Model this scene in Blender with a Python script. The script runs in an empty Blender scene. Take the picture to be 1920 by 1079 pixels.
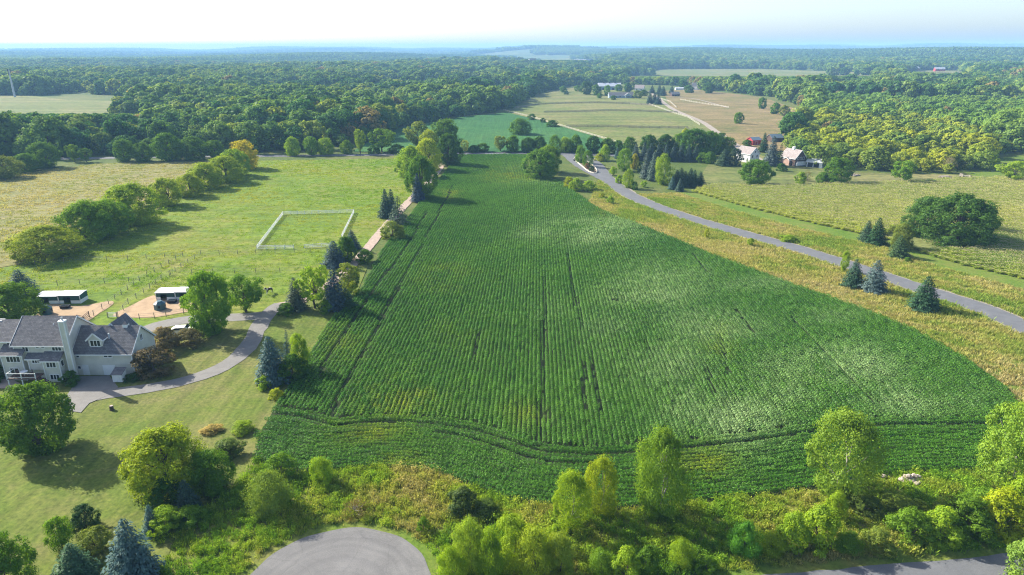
import bpy, bmesh, math, random
import numpy as np
from mathutils import Vector, Matrix
from mathutils.geometry import delaunay_2d_cdt

# ---------------------------------------------------------------- camera, sky, sun, exposure
SC = bpy.context.scene
COL = SC.collection
F_PX, HZ, CAM_H = 1280.0, 90.0, 56.0          # focal length in photo pixels, horizon row, drone height (m)
PITCH = math.atan((539.5 - HZ) / F_PX)
cam = bpy.data.cameras.new('camera')
cam.sensor_width = 36.0
cam.lens = 24.0
cam.clip_start = 0.5
cam.clip_end = 40000.0
cam_o = bpy.data.objects.new('camera', cam)
cam_o.location = (0, 0, CAM_H)
cam_o.rotation_euler = (math.radians(90) - PITCH, 0, 0)
COL.objects.link(cam_o)
SC.camera = cam_o

SUN_EL = math.radians(33.0)
SUN_AZ = math.radians(-60.0)                    # clockwise from +Y: the sun stands ahead and to the left
sd = Vector((math.sin(SUN_AZ) * math.cos(SUN_EL), math.cos(SUN_AZ) * math.cos(SUN_EL), math.sin(SUN_EL)))
world = bpy.data.worlds.new('World')
SC.world = world
world.use_nodes = True
wn = world.node_tree
wn.nodes.clear()
sky = wn.nodes.new('ShaderNodeTexSky')
sky.sky_type = 'NISHITA'
sky.sun_disc = False
sky.sun_elevation = SUN_EL
sky.sun_rotation = SUN_AZ
sky.altitude = 300.0
sky.air_density = 0.75
sky.dust_density = 2.2
sky.ozone_density = 0.6
bg = wn.nodes.new('ShaderNodeBackground')
bg.inputs['Strength'].default_value = 0.125
wo = wn.nodes.new('ShaderNodeOutputWorld')
wn.links.new(sky.outputs[0], bg.inputs[0])
wn.links.new(bg.outputs[0], wo.inputs[0])
sl = bpy.data.lights.new('sun', 'SUN')
sl.energy = 4.8
sl.angle = math.radians(0.53)
sl.color = (1.0, 0.94, 0.83)
slo = bpy.data.objects.new('sun', sl)
slo.rotation_euler = (-sd).to_track_quat('-Z', 'Y').to_euler()
slo.location = (-80, 40, 120)
COL.objects.link(slo)
vs = SC.view_settings
vs.view_transform = 'Standard'
vs.look = 'None'
vs.exposure = 1.25
vs.gamma = 1.0
vs.use_curve_mapping = False
SC.cycles.use_denoising = True
SC.cycles.max_bounces = 6
SC.cycles.diffuse_bounces = 4
SC.cycles.glossy_bounces = 2
SC.cycles.transmission_bounces = 4
SC.cycles.transparent_max_bounces = 8
SC.cycles.volume_bounces = 1
SC.cycles.use_adaptive_sampling = True
SC.cycles.adaptive_threshold = 0.012
SC.cycles.denoising_prefilter = 'NONE'
SC.cycles.filter_width = 1.15
SC.render.film_transparent = False
HAZE_D = 1.5e-4

# ---------------------------------------------------------------- terrain and photo geometry
rng = np.random.default_rng(7)
random.seed(7)
CP, SP = math.cos(PITCH), math.sin(PITCH)

def sstep(a, b, x):
    t = np.clip((x - a) / (b - a), 0, 1)
    return t * t * (3 - 2 * t)

def hgt(x, y):
    """ground height of the place: nearly level farmland, low wooded ridges far out"""
    x = np.asarray(x, float); y = np.asarray(y, float)
    r = np.hypot(x, y)
    h = 0.45 * np.sin(x / 61 + 0.7) * np.cos(y / 83 + 0.4) + 0.5 * np.sin(y / 71 + x / 190)
    ang = np.arctan2(x, np.maximum(y, 1.0))
    t1 = sstep(700, 2200, r)
    h = h + t1 * (5 * np.sin(x / 330 + 1) * np.sin(y / 410 + 2) + 4 * np.sin(x / 210 - y / 520))
    # wooded ridge on the right
    rr = sstep(0.02, 0.22, ang) * (1 - 0.35 * np.sin(ang * 9 + 1) ** 2)
    h = h + rr * 36 * sstep(2050, 3300, r) * (1 - 0.75 * sstep(3900, 5600, r))
    # low knolls in the middle and on the left
    h = h + sstep(2400, 4200, r) * (9 * np.sin(x / 620 + 0.6) * np.sin(y / 800 + 1.1) + 6 * np.sin(x / 340 + y / 900))
    h = h + 42 * np.exp(-((ang - 0.05) / 0.085) ** 2 - ((r - 5600) / 1150) ** 2)      # farmed hillside straight ahead
    # farthest hills
    top = 14 + 20 * sstep(-0.6, -0.1, ang) + 30 * sstep(-0.05, 0.5, ang)
    h = h + sstep(5600, 10500, r) * (top + 9 * np.sin(ang * 23 + 1) + 5 * np.sin(ang * 51) + 8 * np.sin(r / 700 + ang * 6))
    return h

def ray(px, py):
    a = (px - 960.0) / F_PX
    b = -(py - 539.5) / F_PX
    return a, CP + b * SP, -SP + b * CP

def P(px, py):
    """photo pixel -> the ground point it looks at"""
    dx, dy, dz = ray(px, py)
    z = 0.0
    for _ in range(12):
        t = (z - CAM_H) / min(dz, -1e-4)
        t = min(t, 14000.0)
        z = 0.5 * z + 0.5 * float(hgt(dx * t, dy * t))
    return Vector((dx * t, dy * t, float(hgt(dx * t, dy * t))))

def PX(x, y, z):
    x = np.asarray(x, float); y = np.asarray(y, float); z = np.asarray(z, float)
    d = y * CP - (z - CAM_H) * SP
    v = y * SP + (z - CAM_H) * CP
    d = np.where(np.abs(d) < 1e-3, 1e-3, d)
    return 960 + F_PX * x / d, 539.5 - F_PX * v / d, d

def z_at(py, Y):
    """height seen at photo row py above a spot Y metres ahead"""
    b = -(py - 539.5) / F_PX
    dy, dz = CP + b * SP, -SP + b * CP
    return CAM_H + dz * Y / dy

def depth_at(p):
    return p.y * CP - (p.z - CAM_H) * SP

def catmull(pts, closed=False, n=6):
    pts = [np.array(p, float) for p in pts]
    out = []
    N = len(pts)
    rngi = range(N) if closed else range(N - 1)
    for i in rngi:
        if closed:
            p0, p1, p2, p3 = pts[i - 1], pts[i], pts[(i + 1) % N], pts[(i + 2) % N]
        else:
            p0, p1, p2, p3 = pts[max(i - 1, 0)], pts[i], pts[i + 1], pts[min(i + 2, N - 1)]
        for k in range(n):
            t = k / n
            out.append(0.5 * (2 * p1 + (p2 - p0) * t + (2 * p0 - 5 * p1 + 4 * p2 - p3) * t * t + (3 * p1 - p0 - 3 * p2 + p3) * t ** 3))
    if not closed:
        out.append(pts[-1])
    return np.array(out)

def world_poly(pxs, smooth=True, n=4):
    """photo outline -> ground outline (x, y)"""
    w = np.array([P(*p)[:2] for p in pxs])
    return catmull(w, True, n) if smooth else w

def inside(x, y, poly):
    x = np.asarray(x, float); y = np.asarray(y, float)
    c = np.zeros(x.shape, bool)
    n = len(poly)
    for i in range(n):
        x0, y0 = poly[i]; x1, y1 = poly[(i + 1) % n]
        if y0 == y1:
            continue
        m = ((y0 > y) != (y1 > y)) & (x < (x1 - x0) * (y - y0) / (y1 - y0) + x0)
        c ^= m
    return c

def dist_line(x, y, line):
    x = np.asarray(x, float); y = np.asarray(y, float)
    best = np.full(x.shape, 1e9)
    for i in range(len(line) - 1):
        ax, ay = line[i]; bx, by = line[i + 1]
        dx, dy = bx - ax, by - ay
        L = dx * dx + dy * dy
        if L < 1e-9:
            continue
        t = np.clip(((x - ax) * dx + (y - ay) * dy) / L, 0, 1)
        best = np.minimum(best, np.hypot(x - ax - t * dx, y - ay - t * dy))
    return best

# ---------------------------------------------------------------- mesh helpers
def np_mesh(name, V, quads=None, tris=None, v_attr=None, smooth=False):
    me = bpy.data.meshes.new(name)
    V = np.asarray(V, np.float32)
    loops, starts, tot = [], [], 0
    parts = []
    if quads is not None and len(quads):
        q = np.asarray(quads, np.int32); parts.append((q.ravel(), len(q), 4))
    if tris is not None and len(tris):
        t = np.asarray(tris, np.int32); parts.append((t.ravel(), len(t), 3))
    li = np.concatenate([p[0] for p in parts])
    st = []
    off = 0
    for p in parts:
        st.append(off + np.arange(p[1]) * p[2]); off += p[1] * p[2]
    st = np.concatenate(st).astype(np.int32)
    me.vertices.add(len(V)); me.vertices.foreach_set('co', V.ravel())
    me.loops.add(len(li)); me.loops.foreach_set('vertex_index', li)
    me.polygons.add(len(st)); me.polygons.foreach_set('loop_start', st)
    if v_attr is not None:
        a = me.attributes.new('v', 'FLOAT', 'FACE')
        a.data.foreach_set('value', np.asarray(v_attr, np.float32))
    me.update(calc_edges=True)
    if smooth:
        me.polygons.foreach_set('use_smooth', np.ones(len(st), bool))
    return me

def link(name, me, mat=None, parent=None):
    o = bpy.data.objects.new(name, me)
    if mat is not None and me is not None and len(me.materials) == 0:
        me.materials.append(mat)
    COL.objects.link(o)
    if parent is not None:
        o.parent = parent
    return o

def tag(o, label=None, cat=None, group=None, kind=None):
    if label: o['label'] = label
    if cat: o['category'] = cat
    if group: o['group'] = group
    if kind: o['kind'] = kind
    return o

def empty(name, loc, rz=0.0, scale=None):
    o = bpy.data.objects.new(name, None)
    o.empty_display_size = 0.5
    o.location = loc
    o.rotation_euler = (0, 0, rz)
    if scale is not None:
        o.scale = scale
    COL.objects.link(o)
    return o

class MB:
    """collects boxes, prisms and tubes and links them as ONE mesh"""
    def __init__(s):
        s.v, s.f = [], []
    def add(s, v, f):
        o = len(s.v)
        s.v += [tuple(p) for p in v]
        s.f += [tuple(i + o for i in q) for q in f]
        return s
    def box(s, x0, x1, y0, y1, z0, z1):
        v = [(x0, y0, z0), (x1, y0, z0), (x1, y1, z0), (x0, y1, z0), (x0, y0, z1), (x1, y0, z1), (x1, y1, z1), (x0, y1, z1)]
        return s.add(v, [(0, 3, 2, 1), (4, 5, 6, 7), (0, 1, 5, 4), (1, 2, 6, 5), (2, 3, 7, 6), (3, 0, 4, 7)])
    def bar(s, a, b, w, h=None, up=(0, 0, 1)):
        a, b = Vector(a), Vector(b)
        h = w if h is None else h
        d = (b - a).normalized()
        u = Vector(up)
        if abs(d.dot(u)) > 0.98:
            u = Vector((0, 1, 0))
        sx = d.cross(u).normalized() * (w / 2)
        sy = sx.cross(d).normalized() * (h / 2)
        v = [a - sx - sy, a + sx - sy, a + sx + sy, a - sx + sy, b - sx - sy, b + sx - sy, b + sx + sy, b - sx + sy]
        return s.add(v, [(0, 1, 2, 3), (7, 6, 5, 4), (0, 4, 5, 1), (1, 5, 6, 2), (2, 6, 7, 3), (3, 7, 4, 0)])
    def tube(s, pts, rad, n=6, caps=True):
        pts = [Vector(p) for p in pts]
        rings = []
        for i, p in enumerate(pts):
            d = (pts[min(i + 1, len(pts) - 1)] - pts[max(i - 1, 0)]).normalized()
            u = Vector((1, 0, 0)) if abs(d.z) > 0.7 else Vector((0, 0, 1))
            a = d.cross(u).normalized(); b = d.cross(a).normalized()
            r = rad[i] if hasattr(rad, '__len__') else rad
            rings.append([p + a * (r * math.cos(2 * math.pi * k / n)) + b * (r * math.sin(2 * math.pi * k / n)) for k in range(n)])
        v = [q for r in rings for q in r]
        f = []
        for i in range(len(pts) - 1):
            for k in range(n):
                f.append((i * n + k, i * n + (k + 1) % n, (i + 1) * n + (k + 1) % n, (i + 1) * n + k))
        if caps:
            f.append(tuple(range(n - 1, -1, -1)))
            f.append(tuple((len(pts) - 1) * n + k for k in range(n)))
        return s.add(v, f)
    def prism(s, prof, x0, x1, axis='x'):
        """extrude a (y,z) outline from x0 to x1 (axis 'x') or an (x,z) outline along y (axis 'y')"""
        n = len(prof)
        if axis == 'x':
            v = [(x0, a, b) for a, b in prof] + [(x1, a, b) for a, b in prof]
        elif axis == 'y':
            v = [(a, x0, b) for a, b in prof] + [(a, x1, b) for a, b in prof]
        else:
            v = [(a, b, x0) for a, b in prof] + [(a, b, x1) for a, b in prof]
        f = [tuple(range(n - 1, -1, -1)), tuple(range(n, 2 * n))]
        for i in range(n):
            f.append((i, (i + 1) % n, n + (i + 1) % n, n + i))
        return s.add(v, f)
    def mesh(s, name, fix=True):
        me = bpy.data.meshes.new(name)
        me.from_pydata([tuple(p) for p in s.v], [], s.f)
        if fix:
            bm = bmesh.new(); bm.from_mesh(me)
            bmesh.ops.recalc_face_normals(bm, faces=bm.faces)
            bm.to_mesh(me); bm.free()
        me.update()
        return me
    def build(s, name, mat, parent=None):
        return link(name, s.mesh(name), mat, parent)

# ---------------------------------------------------------------- materials
def new_mat(name):
    m = bpy.data.materials.new(name)
    m.use_nodes = True
    nt = m.node_tree
    nt.nodes.clear()
    out = nt.nodes.new('ShaderNodeOutputMaterial')
    return m, nt, out

def nd(nt, t, **kw):
    n = nt.nodes.new(t)
    for k, v in kw.items():
        setattr(n, k, v)
    return n

def noise(nt, scale, detail=4, rough=0.6, vec=None, dist=0.0):
    n = nd(nt, 'ShaderNodeTexNoise')
    n.inputs['Scale'].default_value = scale
    n.inputs['Detail'].default_value = detail
    n.inputs['Roughness'].default_value = rough
    n.inputs['Distortion'].default_value = dist
    if vec is not None:
        nt.links.new(vec, n.inputs['Vector'])
    return n

def ramp(nt, fac, stops):
    r = nd(nt, 'ShaderNodeValToRGB')
    els = r.color_ramp.elements
    while len(els) < len(stops):
        els.new(0.5)
    for e, (p, c) in zip(els, stops):
        e.position = p
        e.color = (*c, 1) if len(c) == 3 else c
    nt.links.new(fac, r.inputs[0])
    return r

def mixc(nt, fac, a, b, mode='MIX'):
    m = nd(nt, 'ShaderNodeMix', data_type='RGBA', blend_type=mode)
    for sock, val in ((m.inputs[0], fac), (m.inputs[6], a), (m.inputs[7], b)):
        if hasattr(val, 'is_linked') or hasattr(val, 'node'):
            nt.links.new(val, sock)
        else:
            sock.default_value = val if not isinstance(val, tuple) else (*val[:3], 1)
    return m.outputs[2]

def pos(nt, scale=(1, 1, 1)):
    g = nd(nt, 'ShaderNodeNewGeometry')
    mp = nd(nt, 'ShaderNodeMapping')
    mp.inputs['Scale'].default_value = scale
    nt.links.new(g.outputs['Position'], mp.inputs['Vector'])
    return mp.outputs[0]

def finish(nt, out, col, rough=0.9, bump=None, bump_h=0.1, spec=0.2):
    b = nd(nt, 'ShaderNodeBsdfPrincipled')
    if isinstance(col, tuple):
        b.inputs['Base Color'].default_value = (*col, 1)
    else:
        nt.links.new(col, b.inputs['Base Color'])
    b.inputs['Roughness'].default_value = rough
    b.inputs['Specular IOR Level'].default_value = spec
    if bump is not None:
        bp = nd(nt, 'ShaderNodeBump')
        bp.inputs['Distance'].default_value = bump_h
        bp.inputs['Strength'].default_value = 1.0
        nt.links.new(bump, bp.inputs['Height'])
        nt.links.new(bp.outputs[0], b.inputs['Normal'])
    nt.links.new(b.outputs[0], out.inputs['Surface'])
    return b

def grass_mat(name, cols, big=0.02, mid=0.15, fine=1.6, streak=None, bump_h=0.12, patch=None):
    """cols: four colours from lush to dry; patch: colour of scattered worn or flowering spots"""
    m, nt, out = new_mat(name)
    p = pos(nt)
    cols = [tuple(k * 0.80 for k in c_) for c_ in cols]
    n1 = noise(nt, big, 5, 0.62, p, 0.6)
    n2 = noise(nt, mid, 5, 0.65, p, 0.3)
    n3 = noise(nt, fine, 6, 0.7, p)
    a = nd(nt, 'ShaderNodeMath', operation='MULTIPLY_ADD'); a.inputs[1].default_value = 0.55; a.inputs[2].default_value = 0.0
    nt.links.new(n1.outputs[0], a.inputs[0])
    b = nd(nt, 'ShaderNodeMath', operation='MULTIPLY_ADD'); b.inputs[1].default_value = 0.45
    nt.links.new(n2.outputs[0], b.inputs[0]); nt.links.new(a.outputs[0], b.inputs[2])
    c = ramp(nt, b.outputs[0], [(0.34, cols[0]), (0.46, cols[1]), (0.55, cols[2]), (0.68, cols[3])]).outputs[0]
    f = ramp(nt, n3.outputs[0], [(0.30, (0.52, 0.58, 0.5)), (0.52, (1.0, 1.0, 1.0)), (0.72, (1.4, 1.3, 1.2))]).outputs[0]
    c = mixc(nt, 1.0, c, f, 'MULTIPLY')
    if streak:
        ps = pos(nt)
        rot = nd(nt, 'ShaderNodeMapping'); rot.inputs['Rotation'].default_value = (0, 0, math.radians(streak[0]))
        rot.inputs['Scale'].default_value = (streak[1], streak[2], 1)
        nt.links.new(ps, rot.inputs['Vector'])
        ns = noise(nt, 1.0, 3, 0.6, rot.outputs[0])
        fs = ramp(nt, ns.outputs[0], [(0.35, (0.80, 0.82, 0.78)), (0.6, (1.12, 1.1, 1.08))]).outputs[0]
        c = mixc(nt, 1.0, c, fs, 'MULTIPLY')
    if patch:
        np_ = noise(nt, 0.055, 5, 0.7, p, 0.8)
        fp = ramp(nt, np_.outputs[0], [(0.60, (0, 0, 0)), (0.70, (0.8, 0.8, 0.8))]).outputs[0]
        c = mixc(nt, fp, c, patch)
    finish(nt, out, c, 0.95, n3.outputs[0], bump_h, 0.1)
    return m

def plain_mat(name, col, rough=0.7, var=0.15, scale=1.5, spec=0.3, bump=0.0, metal=0.0):
    m, nt, out = new_mat(name)
    p = pos(nt)
    n = noise(nt, scale, 5, 0.65, p)
    col = tuple(k * (0.85 if max(col) < 0.7 else 1.0) for k in col)
    lo = tuple(max(0, c * (1 - var)) for c in col); hi = tuple(min(1, c * (1 + var)) for c in col)
    c = ramp(nt, n.outputs[0], [(0.3, lo), (0.7, hi)]).outputs[0]
    b = finish(nt, out, c, rough, n.outputs[0] if bump else None, bump, spec)
    b.inputs['Metallic'].default_value = metal
    return m

def asphalt_mat(name, base, light, scale=0.35, track=None):
    m, nt, out = new_mat(name)
    p = pos(nt)
    base = tuple(k * 0.75 for k in base); light = tuple(k * 0.75 for k in light)
    n1 = noise(nt, scale, 5, 0.7, p, 0.5)
    n2 = noise(nt, 9.0, 4, 0.7, p)
    c = ramp(nt, n1.outputs[0], [(0.3, base), (0.7, light)]).outputs[0]
    f = ramp(nt, n2.outputs[0], [(0.3, (0.8, 0.8, 0.8)), (0.7, (1.15, 1.15, 1.15))]).outputs[0]
    c = mixc(nt, 1.0, c, f, 'MULTIPLY')
    if track:      # tyre polishing running in rings about the turning circle's centre
        g = nd(nt, 'ShaderNodeNewGeometry')
        s = nd(nt, 'ShaderNodeVectorMath', operation='SUBTRACT'); s.inputs[1].default_value = (track[0], track[1], 0)
        nt.links.new(g.outputs['Position'], s.inputs[0])
        l = nd(nt, 'ShaderNodeVectorMath', operation='LENGTH'); nt.links.new(s.outputs[0], l.inputs[0])
        nr = nd(nt, 'ShaderNodeTexNoise', noise_dimensions='1D'); nr.inputs['Scale'].default_value = 0.9; nr.inputs['Detail'].default_value = 5
        ad = nd(nt, 'ShaderNodeMath', operation='MULTIPLY_ADD'); ad.inputs[1].default_value = 1.4
        nt.links.new(n1.outputs[0], ad.inputs[0]); nt.links.new(l.outputs['Value'], ad.inputs[2])
        nt.links.new(ad.outputs[0], nr.inputs['W'])
        f2 = ramp(nt, nr.outputs[0], [(0.3, (0.72, 0.72, 0.74)), (0.65, (1.2, 1.19, 1.17))]).outputs[0]
        c = mixc(nt, 0.40, c, f2, 'MULTIPLY')
        vo = nd(nt, 'ShaderNodeTexVoronoi', feature='DISTANCE_TO_EDGE'); vo.inputs['Scale'].default_value = 0.16
        nt.links.new(noise_warp(nt, p, 0.5, 1.2), vo.inputs['Vector'])
        f3 = ramp(nt, vo.outputs['Distance'], [(0.0, (0.55, 0.55, 0.55)), (0.012, (1, 1, 1))]).outputs[0]
        c = mixc(nt, 0.3, c, f3, 'MULTIPLY')
    finish(nt, out, c, 0.85, n2.outputs[0], 0.01, 0.25)
    return m

def noise_warp(nt, p, scale, amt):
    n = noise(nt, scale, 4, 0.6, p)
    s = nd(nt, 'ShaderNodeVectorMath', operation='SCALE'); s.inputs['Scale'].default_value = amt
    nt.links.new(n.outputs['Color'], s.inputs[0])
    a = nd(nt, 'ShaderNodeVectorMath', operation='ADD')
    nt.links.new(p, a.inputs[0]); nt.links.new(s.outputs[0], a.inputs[1])
    return a.outputs[0]

def leaf_mat(name, source, trans=0.38, gloss=0.012, yellow=(1.25, 1.15, 0.45), const=None, rough=0.45, blue=0.6):
    """leaves: source 'OBJECT' takes the object's colour, 'INSTANCER' the colour stored per instance"""
    m, nt, out = new_mat(name)
    if source == 'OBJECT':
        oi = nd(nt, 'ShaderNodeObjectInfo'); base = oi.outputs['Color']
    elif source == 'INSTANCER':
        at = nd(nt, 'ShaderNodeAttribute', attribute_type='INSTANCER', attribute_name='tint'); base = at.outputs['Color']
    else:
        rgb = nd(nt, 'ShaderNodeRGB'); rgb.outputs[0].default_value = (*const, 1); base = rgb.outputs[0]
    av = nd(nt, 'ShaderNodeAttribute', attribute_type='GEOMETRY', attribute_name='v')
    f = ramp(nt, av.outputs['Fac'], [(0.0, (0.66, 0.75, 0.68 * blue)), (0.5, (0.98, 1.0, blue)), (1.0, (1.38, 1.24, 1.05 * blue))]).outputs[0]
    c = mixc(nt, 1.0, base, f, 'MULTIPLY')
    d = nd(nt, 'ShaderNodeBsdfDiffuse'); nt.links.new(c, d.inputs[0])
    t = nd(nt, 'ShaderNodeBsdfTranslucent')
    ct = mixc(nt, 1.0, c, tuple(k * trans * 2.0 for k in yellow), 'MULTIPLY'); nt.links.new(ct, t.inputs[0])
    mx = nd(nt, 'ShaderNodeAddShader')
    nt.links.new(d.outputs[0], mx.inputs[0]); nt.links.new(t.outputs[0], mx.inputs[1])
    g = nd(nt, 'ShaderNodeBsdfGlossy'); g.inputs['Roughness'].default_value = rough; g.inputs[0].default_value = (0.5, 0.5, 0.5, 1)
    mg = nd(nt, 'ShaderNodeMixShader'); mg.inputs[0].default_value = gloss
    nt.links.new(mx.outputs[0], mg.inputs[1]); nt.links.new(g.outputs[0], mg.inputs[2])
    nt.links.new(mg.outputs[0], out.inputs['Surface'])
    return m

M = {}
M['ground'] = grass_mat('rough_grass', [(0.060, 0.105, 0.022), (0.095, 0.140, 0.030), (0.145, 0.165, 0.045), (0.200, 0.185, 0.075)], big=0.006, mid=0.06, fine=1.2)
M['lawn'] = grass_mat('lawn_grass', [(0.100, 0.165, 0.022), (0.135, 0.180, 0.032), (0.170, 0.188, 0.050), (0.208, 0.190, 0.080)], big=0.03, mid=0.22, fine=1.8, streak=(28, 0.9, 0.05), bump_h=0.06)
M['pasture'] = grass_mat('pasture_grass', [(0.105, 0.190, 0.018), (0.145, 0.225, 0.024), (0.190, 0.235, 0.034), (0.240, 0.225, 0.060)], big=0.018, mid=0.10, fine=0.9, streak=(-10, 0.05, 0.30), bump_h=0.14)
M['meadow'] = grass_mat('dry_meadow', [(0.150, 0.190, 0.045), (0.205, 0.210, 0.065), (0.250, 0.225, 0.090), (0.300, 0.250, 0.120)], big=0.012, mid=0.09, fine=0.8, streak=(-12, 0.04, 0.28), bump_h=0.15)
M['verge'] = grass_mat('verge_grass', [(0.110, 0.180, 0.022), (0.165, 0.210, 0.032), (0.220, 0.225, 0.055), (0.270, 0.240, 0.105)], big=0.03, mid=0.18, fine=1.4, bump_h=0.2)
M['mown'] = grass_mat('mown_verge', [(0.100, 0.185, 0.020), (0.130, 0.205, 0.028), (0.170, 0.210, 0.040), (0.210, 0.200, 0.060)], big=0.04, mid=0.2, fine=1.8, bump_h=0.06)
M['hay'] = grass_mat('hay_field', [(0.120, 0.170, 0.040), (0.160, 0.190, 0.055), (0.205, 0.205, 0.075), (0.250, 0.215, 0.100)], big=0.008, mid=0.04, fine=0.3, streak=(3, 0.004, 0.10), bump_h=0.1)
M['brownfield'] = grass_mat('stubble_field', [(0.135, 0.150, 0.045), (0.210, 0.175, 0.070), (0.265, 0.200, 0.095), (0.310, 0.235, 0.130)], big=0.012, mid=0.05, fine=0.5, streak=(12, 0.012, 0.10), bump_h=0.15)
M['farsoy'] = grass_mat('bean_field_far', [(0.030, 0.120, 0.030), (0.040, 0.140, 0.035), (0.055, 0.160, 0.040), (0.080, 0.175, 0.045)], big=0.01, mid=0.06, fine=0.5, streak=(2, 1.2, 0.02), bump_h=0.2)
M['soil'] = plain_mat('field_soil', (0.035, 0.052, 0.018), 0.95, 0.4, 0.8, 0.1, 0.05)
M['cornsoil'] = plain_mat('corn_soil', (0.170, 0.190, 0.060), 0.95, 0.4, 0.8, 0.1, 0.05)
M['dirt'] = plain_mat('bare_dirt', (0.190, 0.140, 0.100), 0.95, 0.25, 0.8, 0.1, 0.05)
M['sand'] = plain_mat('paddock_sand', (0.420, 0.300, 0.185), 0.95, 0.18, 0.5, 0.1, 0.04)
M['gravel'] = plain_mat('gravel', (0.420, 0.330, 0.265), 0.95, 0.2, 1.0, 0.1, 0.03)
M['track'] = plain_mat('farm_track_gravel', (0.330, 0.285, 0.235), 0.95, 0.2, 0.4, 0.1)
M['asphalt'] = asphalt_mat('asphalt_road', (0.140, 0.146, 0.154), (0.195, 0.200, 0.207))
M['road_edge'] = plain_mat('road_shoulder', (0.300, 0.270, 0.215), 0.95, 0.25, 1.3, 0.1, 0.03)
M['drive'] = asphalt_mat('driveway_asphalt', (0.205, 0.196, 0.180), (0.270, 0.258, 0.236), 0.6)
M['kerb'] = plain_mat('kerb_concrete', (0.60, 0.56, 0.46), 0.85, 0.12, 2.0)
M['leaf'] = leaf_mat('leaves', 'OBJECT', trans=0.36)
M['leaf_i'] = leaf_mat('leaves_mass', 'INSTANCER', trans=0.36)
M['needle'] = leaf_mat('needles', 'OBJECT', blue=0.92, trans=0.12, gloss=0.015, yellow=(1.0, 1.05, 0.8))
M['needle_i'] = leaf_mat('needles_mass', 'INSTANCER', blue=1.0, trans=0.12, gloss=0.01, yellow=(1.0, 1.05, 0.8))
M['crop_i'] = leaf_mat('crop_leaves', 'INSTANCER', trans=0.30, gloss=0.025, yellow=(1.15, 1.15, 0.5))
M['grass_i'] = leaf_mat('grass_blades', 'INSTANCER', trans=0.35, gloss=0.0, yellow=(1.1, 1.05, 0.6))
M['tassel'] = plain_mat('corn_tassel', (0.560, 0.500, 0.240), 0.9, 0.2, 2.0)
M['bark'] = plain_mat('bark', (0.120, 0.095, 0.070), 0.95, 0.35, 5.0, 0.1, 0.02)
M['bark_pale'] = plain_mat('pale_bark', (0.330, 0.300, 0.250), 0.95, 0.25, 4.0, 0.1, 0.02)
# ---------------------------------------------------------------- the ground and its sheets
def ground():
    rr = np.concatenate([[0.0], np.geomspace(6, 14500, 330)])
    a1 = np.radians(np.concatenate([np.arange(-180, -62, 6), np.arange(-62, 62, 0.8), np.arange(62, 180, 6)]))
    A, R = np.meshgrid(a1, rr[1:])
    X, Y = R * np.sin(A), R * np.cos(A)
    Z = hgt(X, Y)
    n, m = X.shape
    V = np.concatenate([[[0, 0, float(hgt(0, 0))]], np.stack([X.ravel(), Y.ravel(), Z.ravel()], 1)])
    i, j = np.meshgrid(np.arange(n - 1), np.arange(m), indexing='ij')
    j2 = (j + 1) % m
    q = np.stack([1 + i * m + j, 1 + (i + 1) * m + j, 1 + (i + 1) * m + j2, 1 + i * m + j2], -1).reshape(-1, 4)
    t = np.stack([np.zeros(m, int), 1 + np.arange(m), 1 + (np.arange(m) + 1) % m], 1)
    me = np_mesh('ground', V, q, t, smooth=True)
    bm = bmesh.new(); bm.from_mesh(me); bmesh.ops.recalc_face_normals(bm, faces=bm.faces)
    for f in bm.faces:
        if f.normal.z < 0: f.normal_flip()
    bm.to_mesh(me); bm.free()
    tag(link('ground', me, M['ground']), kind='structure')
ground()

def tri_fill(poly, step):
    """constrained triangulation of a ground outline with inner points every step metres"""
    poly = np.asarray(poly, float)
    x0, y0 = poly.min(0); x1, y1 = poly.max(0)
    gx, gy = np.meshgrid(np.arange(x0 + step / 2, x1, step), np.arange(y0 + step / 2, y1, step))
    gx = gx.ravel() + 0.01; gy = gy.ravel() + 0.013
    k = inside(gx, gy, poly)
    gx, gy = gx[k], gy[k]
    k = dist_line(gx, gy, np.vstack([poly, poly[:1]])) > step * 0.35
    pts = [Vector((a, b)) for a, b in poly] + [Vector((a, b)) for a, b in zip(gx[k], gy[k])]
    n = len(poly)
    vv, ee, ff, _, _, _ = delaunay_2d_cdt(pts, [], [list(range(n))], 1, 1e-4)
    return np.array([(v.x, v.y) for v in vv]), [list(f) for f in ff]

def sheet(name, poly, mat, off, step=5.0, kind='structure'):
    vv, ff = tri_fill(poly, step)
    z = hgt(vv[:, 0], vv[:, 1]) + off
    me = bpy.data.meshes.new(name)
    me.from_pydata([(a, b, c) for (a, b), c in zip(vv, z)], [], ff)
    me.update()
    if sum(p.normal.z for p in me.polygons) < 0:
        me.flip_normals()
    me.polygons.foreach_set('use_smooth', np.ones(len(me.polygons), bool))
    o = link(name, me, mat)
    tag(o, kind=kind)
    return o

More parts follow.
